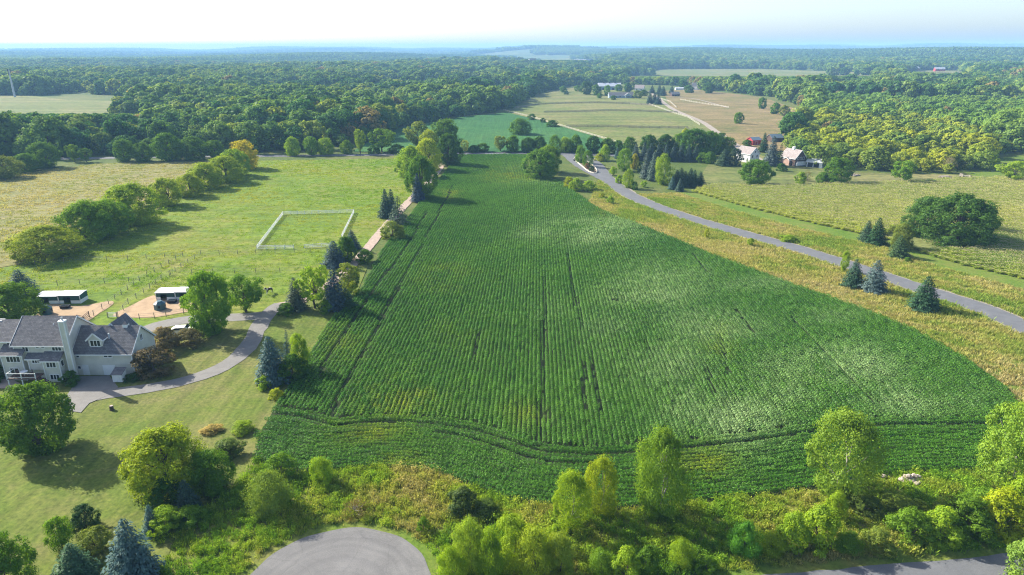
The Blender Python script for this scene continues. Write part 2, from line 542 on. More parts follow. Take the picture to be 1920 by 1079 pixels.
def ribbon(name, line, width, mat, off, crown=0.0, step=2.0, ragged=0.10):
    line = np.asarray(line, float)
    seg = np.hypot(*np.diff(line, axis=0).T)
    s = np.concatenate([[0], np.cumsum(seg)])
    n = max(2, int(s[-1] / step))
    t = np.linspace(0, s[-1], n)
    x, y = np.interp(t, s, line[:, 0]), np.interp(t, s, line[:, 1])
    dx, dy = np.gradient(x), np.gradient(y)
    l = np.hypot(dx, dy); nx, ny = dy / l, -dx / l
    w = np.interp(t, s, width) if hasattr(width, '__len__') else np.full(n, float(width))
    us = np.array([-0.5, -0.25, 0, 0.25, 0.5])
    V = []
    rj = np.random.default_rng(int(abs(x[0] * 13)) % 9999)
    for u in us:
        e = rj.normal(0, ragged, n) if abs(u) == 0.5 else 0.0
        X, Y = x + nx * (w * u + e), y + ny * (w * u + e)
        V.append(np.stack([X, Y, hgt(X, Y) + off + crown * (1 - 4 * u * u)], 1))
    V = np.stack(V, 1).reshape(-1, 3)
    i, j = np.meshgrid(np.arange(n - 1), np.arange(4), indexing='ij')
    q = np.stack([i * 5 + j, i * 5 + j + 1, (i + 1) * 5 + j + 1, (i + 1) * 5 + j], -1).reshape(-1, 4)
    me = np_mesh(name, V, q, smooth=True)
    if sum(p.normal.z for p in me.polygons) < 0:
        me.flip_normals()
    o = link(name, me, mat)
    tag(o, kind='structure')
    return o

def wline(pxs, n=6):
    return catmull(np.array([P(*p)[:2] for p in pxs]), False, n)

# outlines read off the photograph
SOY_L = [(485, 862), (482, 845), (488, 815), (520, 760), (548, 715), (590, 650), (612, 615), (640, 585), (665, 560), (690, 520), (720, 465), (747, 430), (775, 397), (800, 368), (830, 330), (858, 293)]
SOY_T = [(950, 291), (990, 292), (982, 315), (990, 336), (1050, 340), (1078, 362)]
SOY_R = [(1105, 380), (1135, 398), (1180, 415), (1260, 447), (1340, 480), (1430, 513), (1530, 550), (1600, 575), (1680, 606), (1750, 640), (1810, 674), (1860, 706), (1893, 733), (1903, 752), (1896, 785), (1870, 850), (1848, 885)]
SOY_B = [(1780, 886), (1700, 889), (1620, 902), (1500, 922), (1400, 935), (1300, 944), (1200, 955), (1100, 958), (1020, 952), (960, 943), (900, 924), (850, 901), (800, 888), (740, 880), (680, 879), (620, 886), (560, 890), (515, 882)]
W = lambda L: np.array([P(*p)[:2] for p in L])
soy_b = catmull(np.vstack([W(SOY_R[-1:]), W(SOY_B), W(SOY_L[:1])]), False, 5)
soy_poly = np.vstack([catmull(W(SOY_L), False, 3)[1:], W(SOY_T), catmull(W(SOY_R), False, 4)[:-1], soy_b[:-1]])

ROAD_PX = [(2060, 672), (1920, 614), (1845, 581), (1740, 547), (1650, 517), (1560, 488), (1480, 463), (1400, 441), (1300, 412), (1230, 388), (1180, 366), (1150, 345), (1128, 327)]
road_c = wline(ROAD_PX)
MOWN_LO = [(1272, 362), (1400, 403), (1500, 428), (1600, 452), (1680, 471), (1740, 494), (1830, 520), (1930, 547), (2100, 596)]
CORN_LO = [(1298, 360), (1400, 389), (1500, 414), (1600, 437), (1680, 455), (1740, 479), (1830, 504), (1930, 528), (2100, 575)]
CORN_UP = [(2150, 340), (1930, 338), (1800, 340), (1700, 346), (1600, 349), (1500, 354), (1420, 355), (1340, 353)]

sheet('pasture', world_poly([(-80, 640), (-80, 520), (60, 492), (130, 470), (250, 420), (330, 375), (440, 312), (480, 302), (745, 298), (800, 300), (830, 299), (800, 345), (765, 378), (712, 435), (668, 492), (620, 540), (540, 572), (500, 590), (430, 592), (350, 600), (250, 616), (100, 640)], False), M['pasture'], 0.10, 6)
sheet('dry_meadow', world_poly([(-250, 545), (60, 492), (250, 420), (440, 312), (480, 302), (330, 304), (180, 308), (60, 324), (-250, 360)], False), M['meadow'], 0.09, 6)
sheet('lawn', world_poly([(-300, 660), (-80, 640), (100, 640), (250, 616), (350, 600), (430, 592), (500, 590), (540, 572), (620, 540), (668, 492), (690, 500), (665, 560), (612, 615), (548, 715), (520, 760), (486, 830), (470, 880), (440, 920), (380, 960), (330, 1010), (300, 1079), (280, 1160), (-300, 1160)], False), M['lawn'], 0.11, 5)
bottom = np.vstack([W([(2300, 1000), (2250, 1200), (260, 1200), (300, 1079), (330, 1010), (380, 960), (440, 920), (470, 880), (484, 850)]), soy_b[::-1], W([(1903, 760), (1990, 800), (2150, 900)])])
sheet('rough_verge', bottom, M['verge'], 0.07, 4)
rv = np.vstack([catmull(W(SOY_R[:-3]), False, 4), W([(1990, 800), (2150, 740)]), road_c])
sheet('roadside_verge', rv, M['verge'], 0.08, 4)
rv2 = np.vstack([road_c[:-12][::-1], wline(MOWN_LO, 4)[::-1]])
sheet('roadside_meadow', rv2, M['verge'], 0.09, 4)
sheet('mown_strip', np.vstack([wline(MOWN_LO, 4), wline(CORN_LO, 4)[::-1]]), M['mown'], 0.11, 4)
corn_poly = np.vstack([wline(CORN_LO, 4), W(CORN_UP)])
sheet('corn_ground', corn_poly, M['cornsoil'], 0.08, 6)
sheet('bean_field_soil', soy_poly, M['soil'], 0.12, 4)
sheet('grass_field', world_poly([(1848, 338), (1800, 322), (1850, 300), (1930, 289), (2200, 289), (2200, 340)], False), M['mown'], 0.10, 12)
sheet('farmyard_grass', world_poly([(1300, 352), (1330, 305), (1400, 285), (1500, 312), (1620, 325), (1800, 328), (1850, 338), (1700, 345), (1600, 348), (1420, 354)], False), M['hay'], 0.07, 8)
sheet('second_bean_field', world_poly([(660, 286), (700, 262), (745, 242), (870, 220), (950, 212), (1010, 226), (1060, 241), (1130, 262), (1180, 276), (1120, 287), (880, 287)], False), M['farsoy'], 0.45, 12)
sheet('pasture_slope', world_poly([(930, 210), (1005, 178), (1060, 166), (1235, 172), (1262, 205), (1310, 226), (1345, 250), (1370, 275), (1180, 278), (1060, 243)], False), M['hay'], 0.30, 14)
sheet('stubble_field', world_poly([(1235, 172), (1300, 168), (1430, 183), (1520, 215), (1530, 255), (1480, 285), (1400, 285), (1370, 275), (1345, 250), (1310, 226), (1262, 205)], False), M['brownfield'], 0.32, 14)
sheet('far_hay_field', world_poly([(-250, 226), (-250, 180), (60, 181), (130, 189), (235, 191), (268, 206), (210, 224)], False), M['hay'], 0.5, 25)
sheet('valley_field', world_poly([(1180, 138), (1240, 131), (1420, 130), (1600, 136), (1640, 143), (1400, 145), (1240, 143)], False), M['hay'], 0.8, 60)
sheet('valley_clearing', world_poly([(1680, 140), (1720, 132), (1800, 133), (1820, 140)], False), M['hay'], 0.8, 60)
sheet('distant_field', world_poly([(935, 108), (990, 103), (1080, 103), (1120, 107), (1060, 111), (960, 112)], False), M['hay'], 1.2, 120)
sheet('distant_stubble', world_poly([(1062, 107), (1085, 104), (1100, 107), (1085, 109)], False), M['sand'], 1.8, 120)

# roads and drives
ribbon('road_shoulder', road_c, 8.0, M['road_edge'], 0.14, 0.03, 2.0, 0.35)
ribbon('asphalt_road', road_c, 6.7, M['asphalt'], 0.18, 0.08)
isl_l = wline([(1142, 340), (1118, 328), (1096, 316), (1080, 305), (1064, 291)])
isl_r = wline([(1140, 336), (1130, 322), (1118, 308), (1104, 297), (1086, 290)])
ribbon('asphalt_road', isl_l, 6.2, M['asphalt'], 0.16, 0.05)
ribbon('asphalt_road', isl_r, 5.6, M['asphalt'], 0.15, 0.05)
ribbon('country_road', wline([(-150, 300), (60, 299), (190, 297), (400, 294), (700, 291), (880, 288.5), (1060, 289), (1120, 291), (1200, 294), (1300, 300)]), 7.0, M['asphalt'], 0.13, 0.05, 6)
ribbon('gravel_lane', wline([(520, 574), (580, 560), (630, 525), (664, 494), (690, 466), (712, 438), (765, 380), (800, 346), (824, 318), (836, 294)]), 3.0, M['gravel'], 0.16, 0.0)
ribbon('farm_track', wline([(1215, 172), (1235, 186), (1262, 206), (1312, 228), (1345, 250), (1380, 274), (1420, 300), (1445, 312)]), 4.8, M['track'], 0.5, 0.0, 8)
ribbon('farm_track', wline([(1200, 181), (1290, 185), (1340, 196), (1365, 203)]), 2.4, M['track'], 0.5, 0.0, 8)
ribbon('driveway', wline([(150, 752), (190, 742), (240, 735), (300, 726), (350, 715), (400, 698), (440, 676), (466, 650), (482, 622), (494, 600), (510, 583), (528, 571)]), 3.6, M['drive'], 0.17, 0.02)
ribbon('driveway', wline([(262, 626), (300, 611), (350, 601), (420, 597), (480, 594), (500, 592)]), 4.6, M['drive'], 0.15, 0.02)
sheet('parking_court', world_poly([(143, 708), (205, 706), (222, 728), (206, 742), (168, 758), (152, 776), (128, 772), (120, 752), (135, 730)], False), M['drive'], 0.20, 3)
sheet('terrace', world_poly([(-60, 712), (22, 712), (40, 722), (20, 730), (-60, 730)], False), M['gravel'], 0.15, 4)
sheet('paddock_dirt', world_poly([(60, 612), (70, 590), (90, 572), (150, 575), (205, 566), (212, 572), (185, 590), (160, 606), (120, 616)]), M['sand'], 0.17, 4)
sheet('paddock_dirt', world_poly([(212, 594), (245, 575), (285, 556), (300, 560), (360, 562), (372, 580), (330, 590), (280, 597)]), M['sand'], 0.17, 4)
sheet('bare_soil', world_poly([(462, 892), (480, 862), (492, 850), (520, 884), (566, 888), (560, 898), (500, 902), (470, 905)], False), M['dirt'], 0.15, 3)
# turning circle
a, b, c = (np.array(P(*p)[:2]) for p in ((645, 993), (470, 1079), (808, 1079)))
mat_ = np.array([b - a, c - a]) * 2
CUL = np.linalg.solve(mat_, np.array([b @ b - a @ a, c @ c - a @ a]))
CUL_R = float(np.hypot(*(a - CUL)))
th = np.linspace(0, 2 * math.pi, 72, endpoint=False)
M['cul'] = asphalt_mat('turning_circle_asphalt', (0.168, 0.165, 0.160), (0.230, 0.226, 0.218), 0.25, (CUL[0], CUL[1]))
sheet('mown_ring', np.stack([CUL[0] + (CUL_R + 2.0 + 0.5 * np.sin(th * 5)) * np.cos(th), CUL[1] + (CUL_R + 1.9 + 0.4 * np.sin(th * 3 + 1)) * np.sin(th)], 1), M['mown'], 0.12, 3)
sheet('turning_circle', np.stack([CUL[0] + (CUL_R + 0.12 * np.sin(th * 13)) * np.cos(th), CUL[1] + (CUL_R + 0.12 * np.sin(th * 9)) * np.sin(th)], 1), M['cul'], 0.16, 3)
u0, u1 = np.array(P(1450, 1080)[:2]), np.array(P(1900, 1040)[:2])
dn = (u1 - u0) / np.hypot(*(u1 - u0)); nn = np.array([dn[1], -dn[0]])
low_road = np.array([u0 - dn * 60 + nn * 3.4, u0 + nn * 3.4, u1 + nn * 3.4, u1 + dn * 60 + nn * 3.4])
ribbon('mown_verge', low_road, 11.5, M['mown'], 0.10, 0.0)
ribbon('lower_road', low_road, 6.8, M['asphalt'], 0.16, 0.06)
# planted island where the road forks
isl = catmull(W([(1076, 299), (1090, 312), (1104, 323), (1117, 326), (1119, 321), (1112, 312), (1098, 302), (1086, 298)]), True, 3)
sheet('traffic_island', isl, M['dirt'], 0.30, 2)
def loop_kerb(name, poly, h, w, mat):
    mb = MB(); n = len(poly)
    for i in range(n):
        p, q = poly[i], poly[(i + 1) % n]
        zp, zq = float(hgt(*p)), float(hgt(*q))
        mb.bar((p[0], p[1], zp + h / 2), (q[0], q[1], zq + h / 2), w, h)
    return tag(mb.build(name, mat), kind='structure')
loop_kerb('kerb', isl, 0.62, 0.35, M['kerb'])
print('cul', CUL, CUL_R)
# ---------------------------------------------------------------- leaf geometry shared by crops, grass and trees
def rhombs(C, N, size, asp=0.6, seed=0, twist=None):
    """leaf-shaped quads at centres C facing N"""
    r = np.random.default_rng(seed)
    n = len(C)
    N = N / np.maximum(np.linalg.norm(N, axis=1, keepdims=True), 1e-6)
    t = r.normal(size=(n, 3)) if twist is None else twist + 0.25 * r.normal(size=(n, 3))
    t -= N * (t * N).sum(1, keepdims=True)
    t /= np.maximum(np.linalg.norm(t, axis=1, keepdims=True), 1e-6)
    b = np.cross(N, t)
    s = np.broadcast_to(np.asarray(size, float), (n,))[:, None]
    V = np.stack([C - t * s * 0.5, C + b * s * asp * 0.5 + N * s * 0.06, C + t * s * 0.5, C - b * s * asp * 0.5 + N * s * 0.06], 1).reshape(-1, 3)
    q = np.arange(n * 4).reshape(-1, 4)
    return V, q

def hidden_collection(name, objs):
    c = bpy.data.collections.new(name)
    for o in objs:
        c.objects.link(o)
    return c

def proto(name, me):
    return bpy.data.objects.new(name, me)

def scatter(name, pts, rot, scl, tint, idx, protos, label, cat):
    """one mass of instances standing on points (for what nobody could count)"""
    n = len(pts)
    me = bpy.data.meshes.new(name)
    me.vertices.add(n)
    me.vertices.foreach_set('co', np.asarray(pts, np.float32).ravel())
    for an, tp, key, arr in (('rot', 'FLOAT_VECTOR', 'vector', rot), ('scl', 'FLOAT_VECTOR', 'vector', scl), ('tint', 'FLOAT_VECTOR', 'vector', tint), ('idx', 'INT', 'value', idx)):
        a = me.attributes.new(an, tp, 'POINT')
        a.data.foreach_set(key, np.asarray(arr, np.int32 if tp == 'INT' else np.float32).ravel())
    o = link(name, me)
    col = hidden_collection(name + '_kinds', protos)
    g = bpy.data.node_groups.new(name + '_scatter', 'GeometryNodeTree')
    g.interface.new_socket('Geometry', in_out='INPUT', socket_type='NodeSocketGeometry')
    g.interface.new_socket('Geometry', in_out='OUTPUT', socket_type='NodeSocketGeometry')
    N = g.nodes.new
    gi, go = N('NodeGroupInput'), N('NodeGroupOutput')
    mp = N('GeometryNodeMeshToPoints')
    ip = N('GeometryNodeInstanceOnPoints')
    ci = N('GeometryNodeCollectionInfo')
    ci.inputs['Collection'].default_value = col
    ci.inputs['Separate Children'].default_value = True
    ci.inputs['Reset Children'].default_value = True
    def na(nm, dt):
        x = N('GeometryNodeInputNamedAttribute'); x.data_type = dt; x.inputs['Name'].default_value = nm
        return next(s for s in x.outputs if s.enabled and s.name == 'Attribute')
    er = N('FunctionNodeEulerToRotation')
    L = g.links.new
    L(gi.outputs[0], mp.inputs['Mesh']); L(mp.outputs[0], ip.inputs['Points'])
    L(ci.outputs[0], ip.inputs['Instance']); ip.inputs['Pick Instance'].default_value = True
    L(na('idx', 'INT'), ip.inputs['Instance Index'])
    L(na('rot', 'FLOAT_VECTOR'), er.inputs[0]); L(er.outputs[0], ip.inputs['Rotation'])
    L(na('scl', 'FLOAT_VECTOR'), ip.inputs['Scale'])
    L(ip.outputs[0], go.inputs[0])
    md = o.modifiers.new('scatter', 'NODES'); md.node_group = g
    tag(o, label, cat, kind='stuff')
    return o

# ---------------------------------------------------------------- the bean field
def bean_segment(name, seed, L=1.6, n=210):
    r = np.random.default_rng(seed)
    x = r.uniform(-L / 2 - 0.05, L / 2 + 0.05, n)
    a = r.uniform(0.0, math.pi, n)
    wob = 1 + 0.18 * np.sin(x * 9 + seed) + 0.1 * r.normal(size=n)
    rad = np.sqrt(r.uniform(0.55, 1.0, n)) * wob
    y = 0.34 * np.cos(a) * rad
    z = 0.22 + 0.56 * np.sin(a) ** 0.8 * rad
    C = np.stack([x, y, z], 1)
    N = np.stack([0.5 * r.normal(size=n), 0.9 * np.cos(a) + 0.45 * r.normal(size=n), 0.35 + np.sin(a) + 0.3 * r.normal(size=n)], 1)
    V, q = rhombs(C, N, r.uniform(0.11, 0.19, n), 0.75, seed)
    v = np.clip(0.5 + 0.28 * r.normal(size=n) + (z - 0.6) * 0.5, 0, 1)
    me = np_mesh(name, V, q, v_attr=v); me.materials.append(M['crop_i'])
    return proto(name, me)

def gauss_px(px, py, spots):
    s = np.zeros_like(px)
    for cx, cy, rx, ry, amp in spots:
        s = np.maximum(s, amp * np.exp(-((px - cx) / rx) ** 2 - ((py - cy) / ry) ** 2))
    return s

def vnoise(x, y, seed, sc):
    r = np.random.default_rng(seed)
    k = r.normal(size=(10, 2)) / sc
    p = r.uniform(0, 6.28, 10)
    return sum(np.sin(x * k[i, 0] + y * k[i, 1] + p[i]) for i in range(10)) / 4.0

def bean_field():
    ang = math.atan((1008 - 960) / F_PX / (CP + (449.5 / F_PX) * SP))
    u = np.array([math.sin(ang), math.cos(ang)]); v = np.array([u[1], -u[0]])
    lo = soy_poly @ v; al = soy_poly @ u
    SEG = 1.5
    s = np.arange(lo.min(), lo.max(), 0.762)
    t = np.arange(al.min(), al.max(), SEG)
    S, T = np.meshgrid(s, t)
    T = T + rng.uniform(0, SEG, (1, len(s)))
    X = (S * v[0] + T * u[0]).ravel(); Y = (S * v[1] + T * u[1]).ravel()
    row_id = np.broadcast_to(np.arange(len(s)), S.shape).ravel()
    keep = inside(X, Y, soy_poly)
    X, Y, row_id = X[keep], Y[keep], row_id[keep]
    HEAD = 0.762 * 18.5
    d = dist_line(X, Y, np.vstack([soy_b[0] + (soy_b[0] - soy_b[3]) / np.hypot(*(soy_b[0] - soy_b[3])) * 16, soy_b, soy_b[-1] + np.array([-16.0, 0.8])]))
    keep = d > HEAD
    dr = dist_line(X, Y, catmull(W(SOY_R[:-3]), False, 4))
    keep &= dr > 0.5
    X, Y, row_id = X[keep], Y[keep], row_id[keep]
    R = np.full(len(X), math.atan2(u[1], u[0]))
    # headland rows that follow the lower edge
    hx, hy, hr = [], [], []
    hb = np.vstack([soy_b[0] + (soy_b[0] - soy_b[3]) / np.hypot(*(soy_b[0] - soy_b[3])) * 16, soy_b, soy_b[-1] + (soy_b[-6] * 0 + np.array([-1.0, 0.05])) * 16])
    seg = np.hypot(*np.diff(hb, axis=0).T); cs = np.concatenate([[0], np.cumsum(seg)])
    tt = np.arange(0, cs[-1], 0.5)
    bx, by = np.interp(tt, cs, hb[:, 0]), np.interp(tt, cs, hb[:, 1])
    k = np.ones(15) / 15
    bx2 = np.convolve(np.pad(bx, 7, 'edge'), k, 'valid'); by2 = np.convolve(np.pad(by, 7, 'edge'), k, 'valid')
    dx, dy = np.gradient(bx2), np.gradient(by2); l = np.hypot(dx, dy)
    nx, ny = dy / l, -dx / l
    if ny.mean() < 0: nx, ny = -nx, -ny
    for i in range(18):
        if i in (15,): continue
        o = 0.5 + 0.762 * i
        ox, oy = bx2 + nx * o, by2 + ny * o
        ss = np.concatenate([[0], np.cumsum(np.hypot(np.diff(ox), np.diff(oy)))])
        q = np.arange(rng.uniform(0, 1.5), ss[-1], SEG)
        qx, qy = np.interp(q, ss, ox), np.interp(q, ss, oy)
        ga = np.arctan2(np.interp(q, ss, np.gradient(oy)), np.interp(q, ss, np.gradient(ox)))
        kk = inside(qx, qy, soy_poly)
        if i == 12:
            kk &= vnoise(qx, qy, 8, 12) < 0.5
        hx.append(qx[kk]); hy.append(qy[kk]); hr.append(ga[kk])
    X = np.concatenate([X] + hx); Y = np.concatenate([Y] + hy); R = np.concatenate([R] + hr)
    main = np.arange(len(X)) < len(row_id)
    # wheel tracks and gaps where the rows stayed thin
    gone = np.zeros(len(X), bool)
    tracks = [[(596, 712), (690, 562), (760, 470), (800, 400)], [(612, 800), (668, 690), (716, 600), (772, 500), (850, 350)], [(1094, 682), (1098, 778)], [(1112, 676), (1127, 772)],
              [(1019, 470), (1021, 700), (1024, 790)], [(1064, 480), (1090, 620)], [(1352, 640), (1372, 745)], [(1318, 660), (1335, 740)], [(1180, 560), (1215, 660)],
              [(1480, 600), (1640, 760)], [(1300, 480), (1420, 640)], [(900, 600), (880, 780)], [(1010, 760), (1005, 850)]]
    thin = np.zeros(len(X), bool)
    for j, tr in enumerate(tracks):
        w = wline(tr, 4)
        dd = dist_line(X, Y, w)
        on = (dd < 0.42) & (vnoise(X, Y, 40 + j, 11) > (-0.75 if j < 6 else -0.1))
        thin |= on
        gone |= on & (rng.random(len(X)) < (0.45 if j < 4 else 0.12))
    gone |= (vnoise(X, Y, 77, 3.0) > 1.75) & (rng.random(len(X)) < 0.4)
    X, Y, R, main, thin = X[~gone], Y[~gone], R[~gone], main[~gone], thin[~gone]
    n = len(X)
    Z = hgt(X, Y) + 0.12
    px, py, _ = PX(X, Y, Z + 0.5)
    pale = gauss_px(px, py, [(1120, 432, 85, 26, 0.95), (1010, 436, 60, 14, 0.4), (1230, 545, 90, 50, 0.6), (1150, 620, 60, 40, 0.35), (1330, 610, 90, 40, 0.5), (1250, 680, 80, 50, 0.5),
                             (1590, 690, 100, 40, 0.8), (1390, 790, 85, 55, 0.75), (1700, 745, 110, 32, 0.65), (1480, 720, 80, 50, 0.5), (1290, 760, 60, 60, 0.45), (1420, 535, 60, 14, 0.5), (1560, 590, 60, 18, 0.3), (1000, 330, 70, 24, 0.25), (1040, 590, 40, 30, 0.2)])
    pale = np.clip(pale * (1.05 + 0.65 * vnoise(X, Y, 11, 4.0) + 0.3 * rng.normal(size=n)), 0, 1)
    yel = gauss_px(px, py, [(745, 745, 75, 38, 0.65), (690, 810, 70, 22, 0.7), (1300, 868, 60, 34, 0.7), (750, 860, 40, 14, 0.8), (985, 775, 40, 22, 0.45), (830, 515, 60, 30, 0.25), (640, 640, 45, 40, 0.3), (965, 328, 60, 14, 0.6), (1180, 400, 60, 12, 0.5), (845, 365, 22, 10, 0.6), (1350, 640, 30, 30, 0.25), (860, 620, 60, 40, 0.12)])
    yel = np.clip(yel * (0.65 + 0.7 * vnoise(X, Y, 12, 3.0) + 0.3 * rng.normal(size=n)), 0, 0.9)
    base = np.array([0.034, 0.110, 0.015]); lush = np.array([0.064, 0.156, 0.024])
    f = np.clip(0.5 + 0.35 * vnoise(X, Y, 13, 26) + 0.25 * vnoise(X, Y, 14, 5) + 0.18 * rng.normal(size=n), 0, 1)[:, None]
    tint = base * (1 - f) + lush * f
    tint = tint * (1 - pale[:, None]) + np.array([0.168, 0.252, 0.165]) * pale[:, None]
    tint = tint * (1 - yel[:, None]) + np.array([0.190, 0.240, 0.020]) * yel[:, None]
    tint *= rng.uniform(0.85, 1.15, (n, 1))
    sc = rng.uniform(0.86, 1.12, n) * (1 + 0.08 * vnoise(X, Y, 15, 9))
    small = np.clip(1 - 0.35 * yel, 0.5, 1) * np.where(thin, 0.55, 1.0)
    scl = np.stack([rng.uniform(0.98, 1.1, n), sc * small * rng.uniform(0.88, 1.1, n), sc * small * rng.uniform(0.85, 1.15, n)], 1)
    jx = rng.normal(0, 0.03, n); jy = rng.normal(0, 0.03, n)
    rot = np.stack([np.zeros(n), np.zeros(n), R + rng.normal(0, 0.05, n) + np.where(rng.random(n) < 0.5, math.pi, 0)], 1)
    protos = [bean_segment('bean_row_%d' % i, 100 + i) for i in range(5)]
    scatter('soybean_rows', np.stack([X + jx, Y + jy, Z], 1), rot, scl, tint, rng.integers(0, 5, n), protos, 'dark green rows of soybeans filling the big central field', 'soybeans')
    print('bean segments', n)
bean_field()

# ---------------------------------------------------------------- the corn field
def corn_segment(name, seed, L=2.4, per=13):
    r = np.random.default_rng(seed)
    C, N, S, TW = [], [], [], []
    TC, TN = [], []
    for i in range(per):
        x = -L / 2 + L * (i + 0.5) / per + r.normal(0, 0.03); y = r.normal(0, 0.05)
        h = r.uniform(1.9, 2.3)
        for k in range(8):
            a = r.uniform(0, 6.28); z = 0.5 + (h - 0.65) * (k + r.uniform(0, 1)) / 8
            d = np.array([math.cos(a), math.sin(a), 0])
            c = np.array([x, y, z]) + d * 0.27
            C.append(c); N.append(np.array([0, 0, 1.0]) - d * r.uniform(-0.2, 0.7) + 0.2 * r.normal(size=3)); TW.append(d + np.array([0, 0, -0.3])); S.append(r.uniform(0.55, 0.8))
        for k in range(3):
            a = r.uniform(0, 6.28)
            TC.append((x + 0.06 * math.cos(a), y + 0.06 * math.sin(a), h + 0.08)); TN.append((math.cos(a), math.sin(a), 0.5))
    V, q = rhombs(np.array(C), np.array(N), np.array(S), 0.30, seed, np.array(TW))
    V2, q2 = rhombs(np.array(TC), np.array(TN), 0.32, 0.22, seed + 1, np.tile([0, 0, 1.0], (len(TC), 1)))
    vv = np.concatenate([np.clip(r.normal(0.5, 0.25, len(q)), 0, 1), r.uniform(0.3, 0.7, len(q2))])
    me = np_mesh(name, np.vstack([V, V2]), np.vstack([q, q2 + len(V)]), v_attr=vv)
    me.materials.append(M['crop_i']); me.materials.append(M['tassel'])
    mi = np.zeros(len(q) + len(q2), np.int32); mi[len(q):] = 1
    me.polygons.foreach_set('material_index', mi)
    return proto(name, me)

def corn_field():
    a = math.radians(-24)
    u = np.array([math.cos(a), math.sin(a)]); v = np.array([-u[1], u[0]])
    s = corn_poly @ v; t = corn_poly @ u
    S, T = np.meshgrid(np.arange(s.min(), s.max(), 0.80), np.arange(t.min(), t.max(), 2.3))
    X = (S * v[0] + T * u[0]).ravel(); Y = (S * v[1] + T * u[1]).ravel()
    X += rng.normal(0, 0.3, len(X)) * u[0]; Y += rng.normal(0, 0.3, len(X)) * u[1]
    k = inside(X, Y, corn_poly)
    c = P(1782, 462); k &= np.hypot(X - c.x + 2, (Y - c.y - 5) * 1.0) > 13.5
    c = P(1690, 482); k &= np.hypot(X - c.x, Y - c.y) > 7
    px, py, _ = PX(X, Y, hgt(X, Y) + 2)
    k &= px < 2010
    X, Y = X[k], Y[k]
    A_ = np.full(len(X), a)
    cl = wline(CORN_LO, 6)
    ss = np.concatenate([[0], np.cumsum(np.hypot(*np.diff(cl, axis=0).T))])
    for o_ in (0.6,):
        q = np.arange(rng.uniform(0, 1), ss[-1], 1.5)
        ex, ey = np.interp(q, ss, cl[:, 0]), np.interp(q, ss, cl[:, 1])
        tx, ty = np.gradient(ex), np.gradient(ey); tl = np.hypot(tx, ty)
        ex, ey = ex - ty / tl * o_ + rng.normal(0, 0.15, len(q)), ey + tx / tl * o_ + rng.normal(0, 0.15, len(q))
        X = np.concatenate([X, ex]); Y = np.concatenate([Y, ey]); A_ = np.concatenate([A_, np.arctan2(ty, tx)])
    px, py, _ = PX(X, Y, hgt(X, Y) + 2)
    n = len(X)
    Z = hgt(X, Y) + 0.05
    d = dist_line(X, Y, wline(CORN_LO, 4))
    f = np.clip(0.45 + 0.4 * vnoise(X, Y, 21, 22) + 0.2 * vnoise(X, Y, 22, 5) + 0.2 * rng.normal(size=n), 0, 1)[:, None]
    tint = np.array([0.190, 0.250, 0.062]) * (1 - f) + np.array([0.290, 0.310, 0.100]) * f
    e = np.exp(-(d / 5.0) ** 2)[:, None] * rng.uniform(0.3, 1.0, (n, 1))  # yellowed edge rows, tinted brighter to offset their shaded front
    tint = tint * (1 - e) + np.array([0.27, 0.31, 0.050]) * e
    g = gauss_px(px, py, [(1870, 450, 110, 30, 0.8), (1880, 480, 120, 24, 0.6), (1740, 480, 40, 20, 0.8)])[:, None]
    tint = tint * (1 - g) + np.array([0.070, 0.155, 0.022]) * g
    sc = rng.uniform(0.82, 1.1, n) * (1 + 0.07 * vnoise(X, Y, 23, 12)) * (0.34 + 0.66 * np.clip(d / 6.0, 0, 1))  # plants shortened towards the front edge to lessen its dark shaded line
    rot = np.stack([np.zeros(n), np.zeros(n), A_ + rng.normal(0, 0.04, n) + np.where(rng.random(n) < 0.5, math.pi, 0)], 1)
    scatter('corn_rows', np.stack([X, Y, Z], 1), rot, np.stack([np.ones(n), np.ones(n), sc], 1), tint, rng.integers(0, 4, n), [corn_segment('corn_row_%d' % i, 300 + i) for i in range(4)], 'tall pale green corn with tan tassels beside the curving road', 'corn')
    print('corn segments', n)
corn_field()

# ---------------------------------------------------------------- grasses and weeds
def tuft(name, seed, n=26, spread=0.45, h=(0.35, 0.8), w=0.05, leafy=False):
    r = np.random.default_rng(seed)
    bx, by = r.normal(0, spread * 0.5, n), r.normal(0, spread * 0.5, n)
    hh = r.uniform(*h, n); a = r.uniform(0, 6.28, n); lean = r.uniform(0.1, 0.55, n) * hh
    tx, ty = bx + lean * np.cos(a), by + lean * np.sin(a)
    px_, py_ = -np.sin(a) * w, np.cos(a) * w
    V = np.stack([np.stack([bx - px_, by - py_, np.zeros(n)], 1), np.stack([bx + px_, by + py_, np.zeros(n)], 1), np.stack([(bx + tx) / 2 + px_, (by + ty) / 2 + py_, hh * 0.65], 1), np.stack([tx, ty, hh], 1)], 1).reshape(-1, 3)
    q = np.arange(n * 4).reshape(-1, 4)
    v = np.clip(r.normal(0.5, 0.25, n), 0, 1)
    if leafy:
        m = n * 2
        C = np.stack([r.normal(0, spread * 0.5, m), r.normal(0, spread * 0.5, m), r.uniform(0.2, 1, m) * h[1]], 1)
        V2, q2 = rhombs(C, r.normal(size=(m, 3)) + np.array([0, 0, 0.8]), r.uniform(0.12, 0.22, m), 0.6, seed + 5)
        q = np.vstack([q, q2 + len(V)]); V = np.vstack([V, V2]); v = np.concatenate([v, np.clip(r.normal(0.55, 0.25, m), 0, 1)])
    me = np_mesh(name, V, q, v_attr=v); me.materials.append(M['grass_i'])
    return proto(name, me)

